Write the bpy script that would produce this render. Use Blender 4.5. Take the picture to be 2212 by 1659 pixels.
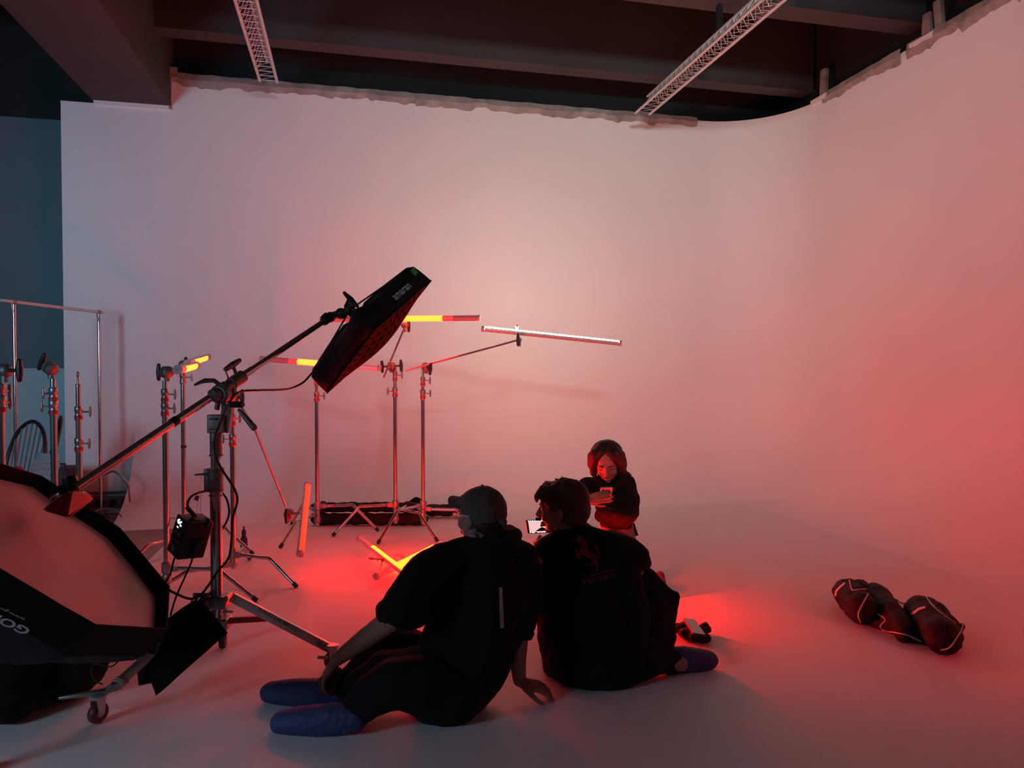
import bpy, bmesh, math, random
from mathutils import Vector, Matrix, Quaternion, noise
from mathutils.bvhtree import BVHTree
from mathutils.geometry import tessellate_polygon

for o in list(bpy.data.objects): bpy.data.objects.remove(o)
scene = bpy.context.scene
COL = scene.collection
R = math.radians

# ------------------------------------------------------------------ camera
FPX = 1540.0; EYE = 1.4; PITCH = math.atan(33.5/FPX)
cam_data = bpy.data.cameras.new('camera'); cam = bpy.data.objects.new('camera', cam_data)
COL.objects.link(cam); scene.camera = cam
cam_data.sensor_width = 36; cam_data.lens = 36*FPX/2212; cam_data.clip_end = 100
cam.location = (0, 0, EYE); cam.rotation_euler = (math.pi/2-PITCH, 0, 0)

# ------------------------------------------------------------------ world + exposure
w = bpy.data.worlds.new('world'); scene.world = w; w.use_nodes = True
w.node_tree.nodes['Background'].inputs[0].default_value = (0.55, 0.50, 0.70, 1)
w.node_tree.nodes['Background'].inputs[1].default_value = 0.045
vs = scene.view_settings
vs.view_transform = 'Standard'; vs.look = 'None'; vs.gamma = 1; vs.use_curve_mapping = False; vs.exposure = 0.0

# ------------------------------------------------------------------ daylight and added fill lamps
def area_light(name, loc, target, size, size_y, power, color, spread=180):
    d = bpy.data.lights.new(name, 'AREA'); d.shape = 'RECTANGLE'; d.size = size; d.size_y = size_y
    d.energy = power; d.color = color; d.spread = R(spread)
    o = bpy.data.objects.new(name, d); COL.objects.link(o)
    o.location = loc; o.rotation_euler = (Vector(target)-Vector(loc)).to_track_quat('-Z', 'Y').to_euler()
    return o
# first lamp is daylight from the open side of the studio, behind the photographer to the left
area_light('window_daylight', (-3.3, -0.8, 2.1), (-4.3, 6.9, 2.7), 0.9, 1.3, 29, (0.34, 0.72, 1.0), 75)
area_light('cool_floor_fill', (-3.4, 0.5, 1.5), (-1.3, 2.0, 0.0), 0.8, 0.6, 6.0, (0.50, 0.74, 1.0), 85)  # added cool fill, brightens the near left floor
# added fill high up behind the photographer, lifts the upper walls
area_light('upper_wall_fill', (0.6, -1.2, 3.7), (1.9, 8.0, 4.3), 0.8, 0.5, 38, (0.72, 0.90, 0.90), 72)
# added red fill out of frame to the right, reddens floor and wall there
area_light('red_wash_fill', (3.5, 2.0, 1.35), (3.1, 5.4, 0.3), 0.1, 1.1, 15, (1.0, 0.012, 0.02), 120)
WHITE_POWER = 93.0

# ------------------------------------------------------------------ pixel helpers (photo frame 2212 x 1659)
_c, _s = math.cos(PITCH), math.sin(PITCH)
def ray(px, py):
    x = (px-1106)/FPX; u = -(py-829.5)/FPX
    return Vector((x, _c+u*_s, -_s+u*_c))
def P(px, py, Y):
    r = ray(px, py); return Vector((0, 0, EYE))+r*(Y/r.y)
def FL(px, py, z=0.0):
    r = ray(px, py); return Vector((0, 0, EYE))+r*((z-EYE)/r.z)
def px_of(p):
    x, y, z = p[0], p[1], p[2]-EYE
    d = y*_c-z*_s; u = z*_c+y*_s
    return 1106+FPX*x/d, 829.5-FPX*u/d
# room frame: corner of the cyclorama, s along the back wall to the left, t along the right wall to the camera
CX, CY = 3.08, 8.50; UX, UY = 0.9748, 0.2231
def W(s, t, z=0.0): return Vector((CX-s*UX+t*UY, CY-s*UY-t*UX, z))
WROT = math.atan2(UY, UX)

# ------------------------------------------------------------------ materials
def mat(name, color, rough=0.6, metal=0.0, bump=0.0, bscale=60, var=0.0, vscale=8, emit=None, estr=0, spec=0.5, coat=0, alpha=1, trans=0):
    m = bpy.data.materials.new(name); m.use_nodes = True; nt = m.node_tree
    b = nt.nodes['Principled BSDF']; c = (*color, 1)
    b.inputs['Base Color'].default_value = c; b.inputs['Roughness'].default_value = rough
    b.inputs['Metallic'].default_value = metal; b.inputs['Specular IOR Level'].default_value = spec
    b.inputs['Coat Weight'].default_value = coat; b.inputs['Transmission Weight'].default_value = trans
    tc = nt.nodes.new('ShaderNodeTexCoord')
    if var > 0:
        n = nt.nodes.new('ShaderNodeTexNoise'); n.inputs['Scale'].default_value = vscale; n.inputs['Detail'].default_value = 5
        nt.links.new(tc.outputs['Object'], n.inputs['Vector'])
        r = nt.nodes.new('ShaderNodeValToRGB')
        r.color_ramp.elements[0].position = .3; r.color_ramp.elements[1].position = .7
        r.color_ramp.elements[0].color = (*[x*(1-var) for x in color], 1)
        r.color_ramp.elements[1].color = (*[min(1, x*(1+var)) for x in color], 1)
        nt.links.new(n.outputs['Fac'], r.inputs['Fac']); nt.links.new(r.outputs['Color'], b.inputs['Base Color'])
    if bump > 0:
        n2 = nt.nodes.new('ShaderNodeTexNoise'); n2.inputs['Scale'].default_value = bscale; n2.inputs['Detail'].default_value = 4
        nt.links.new(tc.outputs['Object'], n2.inputs['Vector'])
        bp = nt.nodes.new('ShaderNodeBump'); bp.inputs['Strength'].default_value = bump; bp.inputs['Distance'].default_value = 0.01
        nt.links.new(n2.outputs['Fac'], bp.inputs['Height']); nt.links.new(bp.outputs['Normal'], b.inputs['Normal'])
    if emit:
        b.inputs['Emission Color'].default_value = (*emit, 1); b.inputs['Emission Strength'].default_value = estr
    return m
M = {}
M['cyc'] = mat('cyclorama_white_paint', (.80, .79, .78), .75, bump=.04, bscale=35, var=.015, vscale=1.5)
M['floor'] = mat('white_painted_floor', (.74, .73, .72), .55, bump=.05, bscale=25, var=.03, vscale=2.2)
M['oldfloor'] = mat('bare_brown_floor', (.30, .25, .22), .7, bump=.08, bscale=30, var=.15, vscale=6)
M['black'] = mat('black_ceiling_paint', (.013, .012, .012), .85, var=.25, vscale=1.2)
M['beam'] = mat('dark_beam_paint', (.045, .043, .043), .8, var=.12, vscale=1.5)
M['slate'] = mat('slate_blue_paint', (.13, .155, .18), .8, var=.05, vscale=2)
M['dado'] = mat('pale_blue_grey_paint', (.46, .52, .54), .75, var=.05, vscale=2)
M['tape'] = mat('grey_masking_film', (.30, .27, .25), .65, bump=.4, bscale=14, var=.3, vscale=7)
M['truss'] = mat('brushed_aluminium_truss', (.62, .60, .58), .38, .55, var=.08, vscale=20)
M['chrome'] = mat('chrome_steel', (.50, .48, .47), .17, .95, var=.1, vscale=15)
M['dullsteel'] = mat('dull_steel', (.34, .32, .30), .38, .85, bump=.08, bscale=70, var=.15, vscale=20)
M['cast'] = mat('grey_cast_metal', (.20, .185, .17), .48, .6, bump=.15, bscale=90, var=.15, vscale=25)
M['redband'] = mat('red_plastic_band', (.40, .02, .02), .4)
M['rubber'] = mat('black_rubber', (.012, .012, .012), .6, bump=.1, bscale=120)
M['plastic'] = mat('black_plastic', (.015, .014, .015), .42, bump=.03, bscale=150)
M['cloth'] = mat('black_cotton', (.010, .0095, .010), .92, bump=.25, bscale=160, spec=.15, var=.2, vscale=12)
M['jersey'] = mat('black_sweatshirt', (.020, .015, .016), .95, bump=.25, bscale=140, spec=.1, var=.2, vscale=12)
M['nylon'] = mat('black_nylon', (.010, .0095, .012), .75, spec=.2, bump=.2, bscale=90, var=.25, vscale=10)
M['nylonred'] = mat('maroon_black_nylon', (.016, .008, .009), .7, spec=.25, bump=.2, bscale=90)
M['piping'] = mat('pale_grey_piping', (.55, .50, .50), .6)
M['silk'] = mat('pink_tinted_silk', (.66, .50, .50), .7, bump=.5, bscale=5, var=.06, vscale=5)  # white fabric with the red light tinted into its base colour
M['frost'] = mat('frosted_tube', (.80, .74, .76), .35, var=.02)
M['endcap'] = mat('grey_pink_end_cap', (.45, .38, .38), .45)
M['skin'] = mat('skin', (.33, .175, .125), .5, bump=.06, bscale=120, var=.06, vscale=18)
M['hair_dark'] = mat('dark_brown_hair', (.045, .018, .012), .55, spec=.25, bump=.4, bscale=70, var=.4, vscale=60)
M['hair_brown'] = mat('brown_hair', (.085, .036, .022), .6, spec=.2, bump=.4, bscale=70, var=.35, vscale=60)
M['cap'] = mat('grey_brown_cap_cloth', (.100, .070, .056), .9, bump=.3, bscale=120, var=.25, vscale=14)
M['trousers'] = mat('black_trousers', (.012, .011, .013), .9, bump=.2, bscale=120, spec=.15)
M['trousers_pink'] = mat('mauve_trousers', (.22, .13, .12), .85, bump=.2, bscale=100, var=.15)
M['overshoe'] = mat('blue_plastic_overshoe', (.045, .058, .16), .62, spec=.3, bump=.6, bscale=38, var=.15, vscale=18)
M['sock'] = mat('brown_sock', (.14, .05, .04), .9, bump=.3, bscale=100)
M['eye'] = mat('eye_dark', (.02, .015, .012), .2)
M['print'] = mat('dark_red_print', (.24, .012, .012), .7)
M['label'] = mat('pale_grey_label', (.36, .34, .35), .7)
M['ink'] = mat('black_ink', (.01, .01, .01), .7)
M['whiteink'] = mat('pale_print', (.45, .43, .44), .6)
M['green'] = mat('green_tab', (.04, .22, .03), .6)
M['redrubber'] = mat('red_brown_wheel_tread', (.12, .03, .03), .45)
M['redweight'] = mat('dark_red_vinyl', (.26, .010, .010), .35, bump=.1, bscale=30)
M['whiteplastic'] = mat('white_plastic', (.42, .34, .34), .5)
M['redcloth'] = mat('red_cloth', (.30, .015, .02), .8, bump=.3)
M['darkwood'] = mat('black_lacquered_wood', (.02, .018, .018), .35)
M['cabinet'] = mat('dark_maroon_case', (.035, .012, .014), .6)
M['raceway'] = mat('grey_steel_raceway', (.16, .16, .15), .6, .2, var=.2)
M['copper'] = mat('pale_cable', (.30, .22, .17), .5)
M['screen'] = mat('lit_screen', (.02, .02, .02), .3, emit=(1.0, .62, .62), estr=.9)
M['screenwhite'] = mat('lit_screen_icons', (.02, .02, .02), .3, emit=(.85, 1, 1), estr=1.6)
M['glassdark'] = mat('dark_phone_glass', (.05, .05, .05), .12, coat=.5)
M['glass'] = mat('clear_glass', (.9, .9, .9), .03, trans=1.0)
M['silver'] = mat('pale_silver_plastic', (.62, .68, .72), .3, .2)
M['sole'] = mat('grey_patterned_sole', (.10, .09, .14), .6, var=.5, vscale=50)
M['phonecase'] = mat('clear_pink_phone_case', (.55, .42, .42), .25, coat=.4, var=.15, vscale=60)
M['grid'] = mat('orange_brown_fabric_grid', (.16, .045, .02), .8, bump=.3)
def glow(name, color, strength):
    return mat(name, (.22, .20, .20), .4, emit=color, estr=strength)
def red_tube(name, power, g=.85, b=.03): return glow(name, (1.0, g/power, b/power), power)
M['red_on'] = red_tube('lit_red_tube', 160)
M['red_low'] = glow('dim_red_tube', (1.0, .03, .03), .75)
M['red_trail'] = glow('faint_red_tube', (1.0, .03, .03), .22)
M['white_on'] = glow('lit_white_tube', (.93, 1.0, .76), WHITE_POWER)

# ------------------------------------------------------------------ mesh helpers
def V(*a): return Vector(a)
class MB:
    def __init__(s): s.v = []; s.f = []; s.m = []
    def add(s, vs, fs, mi=0):
        n = len(s.v); s.v += [Vector(v) for v in vs]
        s.f += [[i+n for i in f] for f in fs]; s.m += [mi]*len(fs); return s
    def box(s, c, size, rot=None, mi=0, taper=1.0):
        c = Vector(c); hx, hy, hz = [k/2 for k in size]; rot = rot or Matrix.Identity(3)
        vs = []
        for z in (-1, 1):
            k = taper if z > 0 else 1
            for x, y in ((-1, -1), (1, -1), (1, 1), (-1, 1)): vs.append(c+rot@Vector((x*hx*k, y*hy*k, z*hz)))
        return s.add(vs, [(3, 2, 1, 0), (4, 5, 6, 7), (0, 1, 5, 4), (1, 2, 6, 5), (2, 3, 7, 6), (3, 0, 4, 7)], mi)
    def rbox(s, c, size, rot=None, mi=0, b=.006):
        bm = bmesh.new(); bmesh.ops.create_cube(bm, size=1)
        for v in bm.verts: v.co = Vector((v.co.x*size[0], v.co.y*size[1], v.co.z*size[2]))
        bmesh.ops.bevel(bm, geom=bm.edges[:], offset=min(b, min(size)*.45), segments=3, affect='EDGES', profile=.6)
        rot = rot or Matrix.Identity(3); bm.verts.index_update()
        s.add([Vector(c)+rot@v.co for v in bm.verts], [[v.index for v in f.verts] for f in bm.faces], mi); bm.free(); return s
    def cyl(s, p, q, r0, r1=None, n=16, mi=0):
        p, q = Vector(p), Vector(q); r1 = r0 if r1 is None else r1
        return s.lathe(p, q-p, [(0, 0), (r0, 0), (r1, 1), (0, 1)], n, mi, unit=True)
    def lathe(s, p, axis, prof, n=20, mi=0, unit=False):
        p = Vector(p); L = axis.length; a = axis.normalized()
        x = a.orthogonal().normalized(); y = a.cross(x); vs = []; idx = []
        for r, h in prof:
            o = p+a*(h*L if unit else h)
            if r < 1e-7: vs.append(o); idx.append([len(vs)-1]*n)
            else:
                idx.append(list(range(len(vs), len(vs)+n)))
                for k in range(n): vs.append(o+(x*math.cos(2*math.pi*k/n)+y*math.sin(2*math.pi*k/n))*r)
        fs = []
        for A, B in zip(idx, idx[1:]):
            for k in range(n):
                f = [A[k], A[(k+1) % n], B[(k+1) % n], B[k]]; g = []
                for i in f:
                    if i not in g: g.append(i)
                if len(g) > 2: fs.append(g)
        return s.add(vs, fs, mi)
    def tube(s, pts, r, n=12, mi=0, closed=False, flat=1.0):
        pts = [Vector(p) for p in pts]; N = len(pts); rs = r if isinstance(r, (list, tuple)) else [r]*N
        vs = []; up = None
        for i, p in enumerate(pts):
            if closed: t = pts[(i+1) % N]-pts[i-1]
            else: t = pts[min(i+1, N-1)]-pts[max(i-1, 0)]
            t.normalize()
            if up is None: up = t.orthogonal().normalized()
            up = (up-t*up.dot(t)).normalized(); b = t.cross(up)
            for k in range(n):
                a = 2*math.pi*k/n; vs.append(p+(up*math.cos(a)+b*math.sin(a)*flat)*rs[i])
        fs = []
        for i in range(N if closed else N-1):
            j = (i+1) % N
            for k in range(n): fs.append([i*n+k, i*n+(k+1) % n, j*n+(k+1) % n, j*n+k])
        if not closed: fs += [list(range(n))[::-1], list(range((N-1)*n, N*n))]
        return s.add(vs, fs, mi)
    def sph(s, c, r, rot=None, nu=18, nv=12, mi=0):
        r = (r, r, r) if isinstance(r, (int, float)) else r; rot = rot or Matrix.Identity(3); c = Vector(c)
        vs = [c+rot@Vector((0, 0, r[2]))]
        for i in range(1, nv):
            th = math.pi*i/nv
            for j in range(nu):
                ph = 2*math.pi*j/nu
                vs.append(c+rot@Vector((r[0]*math.sin(th)*math.cos(ph), r[1]*math.sin(th)*math.sin(ph), r[2]*math.cos(th))))
        vs.append(c+rot@Vector((0, 0, -r[2]))); fs = []
        for j in range(nu): fs.append([0, 1+j, 1+(j+1) % nu])
        for i in range(nv-2):
            for j in range(nu):
                a = 1+i*nu; fs.append([a+j, a+nu+j, a+nu+(j+1) % nu, a+(j+1) % nu])
        a = 1+(nv-2)*nu; L = len(vs)-1
        for j in range(nu): fs.append([a+j, L, a+(j+1) % nu])
        return s.add(vs, fs, mi)
    def cap(s, p, r0, q, r1, n=16, mi=0):
        """tapered capsule"""
        p, q = Vector(p), Vector(q); d = q-p; L = d.length
        if L < 1e-5: return s.sph(p, max(r0, r1))
        pr = [(0, -r0)]+[(r0*math.cos(a), r0*math.sin(a)) for a in [R(x) for x in (-65, -40, -18, 0)]]
        pr += [(r1*math.cos(a), L+r1*math.sin(a)) for a in [R(x) for x in (0, 18, 40, 65)]]+[(0, L+r1)]
        return s.lathe(p, d, pr, n, mi)
    def prism(s, poly, d, mi=0):
        """polygon of 3D points pushed along d"""
        n = len(poly); d = Vector(d); vs = [Vector(p) for p in poly]+[Vector(p)+d for p in poly]
        fs = [list(range(n))[::-1], list(range(n, 2*n))]+[[i, (i+1) % n, n+(i+1) % n, n+i] for i in range(n)]
        return s.add(vs, fs, mi)
    def build(s, name, m, parent=None, smooth=True, ang=38):
        me = bpy.data.meshes.new(name); origin = Vector((0, 0, 0))
        if parent is None and s.v:
            xs = [v.x for v in s.v]; ys = [v.y for v in s.v]; zs = [v.z for v in s.v]
            origin = Vector(((min(xs)+max(xs))/2, (min(ys)+max(ys))/2, min(zs)))
        elif parent is not None: origin = world_origin(parent)
        me.from_pydata([v-origin for v in s.v], [], s.f)
        for x in (m if isinstance(m, (list, tuple)) else [m]): me.materials.append(x)
        me.polygons.foreach_set('material_index', s.m)
        bm = bmesh.new(); bm.from_mesh(me); bmesh.ops.recalc_face_normals(bm, faces=bm.faces[:]); bm.to_mesh(me); bm.free()
        if smooth: me.shade_smooth(); me.set_sharp_from_angle(angle=R(ang))
        o = bpy.data.objects.new(name, me); COL.objects.link(o)
        if parent is None: o.location = origin
        else: o.parent = parent
        return o
def world_origin(o):
    p = Vector((0, 0, 0))
    while o is not None: p = p+o.location; o = o.parent
    return p
def tag(o, label=None, cat=None, group=None, kind=None):
    if label: o['label'] = label
    if cat: o['category'] = cat
    if group: o['group'] = group
    if kind: o['kind'] = kind
    return o
def thing(name, label, cat, loc, group=None):
    o = bpy.data.objects.new(name, None); COL.objects.link(o); o.location = loc; o.empty_display_size = .05
    return tag(o, label, cat, group)
def frame(z, x=None):
    z = Vector(z).normalized(); x = Vector(x) if x is not None else z.orthogonal()
    x = (x-z*x.dot(z)).normalized(); y = z.cross(x)
    return Matrix((x, y, z)).transposed()
def bez(pts, n=8):
    """Catmull-Rom through the points"""
    pts = [Vector(p) for p in pts]; out = []
    for i in range(len(pts)-1):
        a = pts[max(i-1, 0)]; b = pts[i]; c = pts[i+1]; d = pts[min(i+2, len(pts)-1)]
        for k in range(n):
            t = k/n
            out.append(.5*((2*b)+(c-a)*t+(2*a-5*b+4*c-d)*t*t+(3*b-a-3*c+d)*t**3))
    return out+[pts[-1]]
def text_mesh(txt, size=1.0, bold=0.0, shear=0, sx=1.0):
    cu = bpy.data.curves.new('t', 'FONT'); cu.body = txt; cu.size = size; cu.offset = bold; cu.shear = shear
    cu.align_x = 'CENTER'; cu.align_y = 'CENTER'; cu.resolution_u = 3
    o = bpy.data.objects.new('t', cu); COL.objects.link(o); bpy.context.view_layer.update()
    me = bpy.data.meshes.new_from_object(o.evaluated_get(bpy.context.evaluated_depsgraph_get()))
    vs = [(v.co.x*sx, v.co.y) for v in me.vertices]; fs = [list(p.vertices) for p in me.polygons]
    bpy.data.objects.remove(o); bpy.data.curves.remove(cu); bpy.data.meshes.remove(me)
    return vs, fs
def text_on(mb, txt, c, xdir, ydir, size, off=.0012, bold=0, sx=1.0, mi=0):
    """flat lettering lying on a plane"""
    vs, fs = text_mesh(txt, size, bold, 0, sx); x = Vector(xdir).normalized(); y = Vector(ydir); y = (y-x*y.dot(x)).normalized(); n = x.cross(y)
    mb.add([Vector(c)+x*a+y*b+n*off for a, b in vs], fs, mi)

def blobs_mesh(mb, voxel, smooth_it=4, amp=0.0, nscale=6, fine=0.0, fscale=30, zmin=.002, streak=None):
    """fuse overlapping closed shapes into one continuous surface"""
    me = bpy.data.meshes.new('tmp'); me.from_pydata(mb.v, [], mb.f)
    bm = bmesh.new(); bm.from_mesh(me); bmesh.ops.recalc_face_normals(bm, faces=bm.faces[:]); bm.to_mesh(me); bm.free()
    o = bpy.data.objects.new('tmp', me); COL.objects.link(o)
    md = o.modifiers.new('r', 'REMESH'); md.mode = 'VOXEL'; md.voxel_size = voxel; md.adaptivity = 0
    if smooth_it:
        sm = o.modifiers.new('s', 'SMOOTH'); sm.factor = .5; sm.iterations = smooth_it
    bpy.context.view_layer.update()
    ev = bpy.data.meshes.new_from_object(o.evaluated_get(bpy.context.evaluated_depsgraph_get()))
    bpy.data.objects.remove(o); bpy.data.meshes.remove(me)
    nrm = [v.normal.copy() for v in ev.vertices]; out = MB()
    for i, v in enumerate(ev.vertices):
        co = v.co.copy()
        if amp:
            d = noise.noise(co*nscale)+.6*noise.noise(Vector((co.x*nscale*1.8, co.y*nscale*1.8, co.z*nscale*3.6))+Vector((7, 3, 1)))
            d += .8*(abs(noise.noise(co*nscale*1.3+Vector((3, 9, 4))))-.3)
            co += nrm[i]*(amp*d)
        if fine: co += nrm[i]*(fine*noise.noise(co*fscale))
        if streak:
            a, c0, f = streak; ang = math.atan2(co.y-c0[1], co.x-c0[0])
            co += nrm[i]*(a*noise.noise(Vector((math.cos(ang)*f, math.sin(ang)*f, co.z*4))))
        if co.z < zmin: co.z = zmin
        out.v.append(co)
    out.f = [list(p.vertices) for p in ev.polygons]; out.m = [0]*len(out.f)
    bpy.data.meshes.remove(ev); return out
def decal(mb, polys, px_map, bvh, off=.0015, sub=0, mi=0):
    """polygons of 2D points laid on a surface that already stands in the scene"""
    vs, fs = polys
    bm = bmesh.new(); pv = [px_map(x, y) for x, y in vs]; bv = [bm.verts.new((*p, 0)) for p in pv]
    tf = []
    for f in fs:
        if len(f) > 4: tf += [[f[i] for i in t] for t in tessellate_polygon([[V(*pv[i], 0) for i in f]])]
        else: tf.append(f)
    for f in tf:
        try: bm.faces.new([bv[i] for i in f])
        except ValueError: pass
    bmesh.ops.triangulate(bm, faces=bm.faces[:])
    for _ in range(sub): bmesh.ops.subdivide_edges(bm, edges=bm.edges[:], cuts=1, use_grid_fill=True)
    bmesh.ops.triangulate(bm, faces=bm.faces[:]); out = []; ok = []
    bm.verts.index_update()
    eye = Vector((0, 0, EYE))
    for v in bm.verts:
        d = ray(v.co.x, v.co.y).normalized(); h = bvh.ray_cast(eye, d)
        if h[0] is None: out.append(Vector()); ok.append(False)
        else: out.append(h[0]-d*off*1.5); ok.append(True)
    fs2 = [[v.index for v in f.verts] for f in bm.faces if all(ok[v.index] for v in f.verts)]
    used = sorted({i for f in fs2 for i in f}); mp = {i: k for k, i in enumerate(used)}
    mb.add([out[i] for i in used], [[mp[i] for i in f] for f in fs2], mi); bm.free()
def bvh_of(mb): return BVHTree.FromPolygons([tuple(v) for v in mb.v], mb.f)
M['red_mid'] = red_tube('orange_red_tube', 75, .055, .008)
M['red_floor'] = red_tube('lit_red_floor_tube', 470)
M['red_de'] = red_tube('lit_red_floor_pair', 250)
M['red_stub'] = red_tube('lit_red_stub', 14)
# ================================================================== THE SETTING
H_TOP = 4.26; H_LOW = 3.94; RC = .88; S_STEP = 6.58; S_END = 7.55; S_COVE = 6.94; RF = .9
def cyc_cols():
    cols = [(W(S_COVE, 0), W(S_COVE, 1)-W(S_COVE, 0), S_COVE)]
    s = S_COVE
    for k in range(1, 25):
        s = S_COVE+(RF-S_COVE)*k/24; cols.append((W(s, 0), W(0, 1)-W(0, 0), s))
    cen = W(RF, RF)
    for k in range(1, 25):
        a = math.pi/2*k/24
        d = (W(0, 0)-W(0, 1))*math.cos(a)+(W(0, 0)-W(1, 0))*math.sin(a)
        cols.append((cen+d*RF, -d, 0))
    return cols
def cove_rows(base, inn, top):
    rows = []
    for k in range(0, 15):
        a = math.pi/2*k/14; rows.append(base+inn*(RC*(1-math.sin(a)))+V(0, 0, RC*(1-math.cos(a))))
    for k in range(1, 7): rows.append(base+V(0, 0, RC+(top-RC)*k/6))
    return rows
def sheet(cols):
    mb = MB(); n = len(cols[0])
    mb.v = [p for c in cols for p in c]
    for i in range(len(cols)-1):
        for j in range(n-1): mb.f.append([i*n+j, i*n+j+1, (i+1)*n+j+1, (i+1)*n+j]); mb.m.append(0)
    return mb
cols = []
for b, inn, s in cyc_cols(): cols.append(cove_rows(b, inn, H_LOW if s > S_STEP else H_TOP))
# exact vertical step in the top edge
full = []
for c, (b, inn, s) in zip(cols, cyc_cols()):
    full.append(c)
i0 = max(i for i, (b, inn, s) in enumerate(cyc_cols()) if s > S_STEP)
inn = W(0, 1)-W(0, 0)
full[i0+1:i0+1] = [cove_rows(W(S_STEP, 0), inn, H_LOW), cove_rows(W(S_STEP-.001, 0), inn, H_TOP)]
mb = sheet(full)
# flat strip of wall beyond the end of the cove, and the cut edge of the cove
mb.add([W(S_COVE, 0, 0), W(S_END, 0, 0), W(S_END, 0, H_LOW), W(S_COVE, 0, H_LOW)], [(0, 1, 2, 3)])
mb.add([W(S_END, 0, 0), W(S_END, -.12, 0), W(S_END, -.12, H_LOW), W(S_END, 0, H_LOW)], [(0, 1, 2, 3)])
mb.add([W(S_END, 0, H_LOW), W(S_END, -.12, H_LOW), W(S_STEP, -.12, H_LOW), W(S_STEP, 0, H_LOW)], [(0, 1, 2, 3)])
prof = [W(S_COVE, 0, 0)]+cove_rows(W(S_COVE, 0), inn, H_LOW)[:15]
mb.add([p+(W(.01, 0)-W(0, 0))*0 for p in prof], [list(range(len(prof)))])
tag(mb.build('wall_back', M['cyc'], smooth=True, ang=30), kind='structure')
cols = []
for t in [RF+(9.3-RF)*k/20 for k in range(21)]: cols.append(cove_rows(W(0, t), W(1, 0)-W(0, 0), H_TOP))
tag(sheet(cols).build('wall_right', M['cyc'], ang=30), kind='structure')
# darker wall that runs on behind the white panel, pale below and slate above
mb = MB(); T = -.34
for z0, z1, mi in ((0, 1.392, 1), (1.392, 3.86, 0), (3.86, 5.6, 2)):
    mb.add([W(S_END-.3, T, z0), W(12, T, z0), W(12, T, z1), W(S_END-.3, T, z1)], [(0, 1, 2, 3)], mi)
mb.box(W(9.6, T+.01, 1.392), (4.3, .03, .02), Matrix.Rotation(WROT, 3, 'Z'), 1)
tag(mb.build('wall_left', [M['slate'], M['dado'], M['black']], smooth=False), kind='structure')
# black wall above and behind the cyclorama
mb = MB(); TB = -.12
mb.add([W(S_END, TB, 3.9), W(-.15, TB, 3.9), W(-.15, TB, 5.6), W(S_END, TB, 5.6)], [(0, 1, 2, 3)])
mb.add([W(-.15, TB, 3.9), W(-.15, 9.3, 3.9), W(-.15, 9.3, 5.6), W(-.15, TB, 5.6)], [(0, 1, 2, 3)])
tag(mb.build('wall_upper', M['black'], smooth=False), kind='structure')
# floor
mb = MB(); SF = 6.33
mb.add([W(0, -.4), W(SF, -.4), W(SF, 11.5), W(0, 11.5)], [(0, 1, 2, 3)], 0)
mb.add([W(SF, -.4), W(12, -.4), W(12, 11.5), W(SF, 11.5)], [(0, 1, 2, 3)], 1)
tag(mb.build('floor', [M['floor'], M['oldfloor']], smooth=False), kind='structure')
# ceiling with its beams
mb = MB()
mb.box(W(5.7, 5.2, 5.30), (13.0, 12.4, .1), Matrix.Rotation(WROT, 3, 'Z'))
ceil = tag(mb.build('ceiling', M['black'], smooth=False), kind='structure')
def beam(s0, s1, t0, t1, z0, z1=5.25, m='beam'):
    mb = MB(); mb.box(W((s0+s1)/2, (t0+t1)/2, (z0+z1)/2), (abs(s1-s0), abs(t1-t0), z1-z0), Matrix.Rotation(WROT, 3, 'Z'))
    o = mb.build('beam', M[m], ceil, smooth=False); return o
S_A = 6.58; S_B = 7.25
beam(-.1, 6.58, .42, .62, 4.45)
beam(-.1, 6.58, 1.98, 2.20, 4.45)
beam(-.1, 6.58, 3.56, 3.78, 4.45)
beam(6.58, 7.27, -.1, 8.6, 3.96)
beam(7.27, 12, .75, .97, 4.45, m='black'); beam(7.27, 12, 2.3, 2.52, 4.45)
# ragged masking film stuck along the top edges of the cyclorama
rnd = random.Random(4)
def film(name, fpos, a0, a1, ztop, h, seed, n=70, lab=''):
    r = random.Random(seed); mb = MB(); top = []; bot = []; mid = []
    step = 0; hh = h
    for k in range(n+1):
        a = a0+(a1-a0)*k/n
        if step <= 0: hh = h*r.uniform(.7, 1.25); step = r.randint(2, 7)
        step -= 1
        wob = .006*math.sin(k*.9)+r.uniform(-.004, .004)
        top.append(fpos(a, .012, ztop+.012+wob*.5)); mid.append(fpos(a, .020+abs(wob), ztop-hh*.45)); bot.append(fpos(a, .006, ztop-hh+r.uniform(-.012, .012)))
    N = n+1; vs = top+mid+bot; back = [v-(fpos(a0, .012, 0)-fpos(a0, .008, 0)) for v in vs]
    L = 3*N; mb.v = vs+back
    def q(a, b, c, d): mb.f.append([a, b, c, d]); mb.m.append(0)
    for i in range(n):
        for rr in (0, N):
            q(rr+i, rr+i+1, rr+N+i+1, rr+N+i); q(L+rr+i, L+rr+N+i, L+rr+N+i+1, L+rr+i+1)
        q(i, L+i, L+i+1, i+1); q(2*N+i, 2*N+i+1, L+2*N+i+1, L+2*N+i)
    q(0, N, L+N, L); q(N, 2*N, L+2*N, L+N); q(n, L+n, L+N+n, N+n); q(N+n, L+N+n, L+2*N+n, 2*N+n)
    return tag(mb.build(name, M['tape'], smooth=False), kind='structure')
bf = lambda a, d, z: W(a, d, z)
film('trim_1', bf, 6.57, 3.9, H_TOP+.02, .105, 1, 60)
film('trim_2', lambda a, d, z: W(a, d+.009, z), 4.2, .98, H_TOP+.015, .095, 2, 60)
rf = lambda a, d, z: W(d, a, z)
film('trim_3', rf, .93, 2.02, H_TOP+.03, .12, 3, 26)
film('trim_4', rf, 2.10, 3.2, H_TOP+.03, .12, 5, 26)
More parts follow.
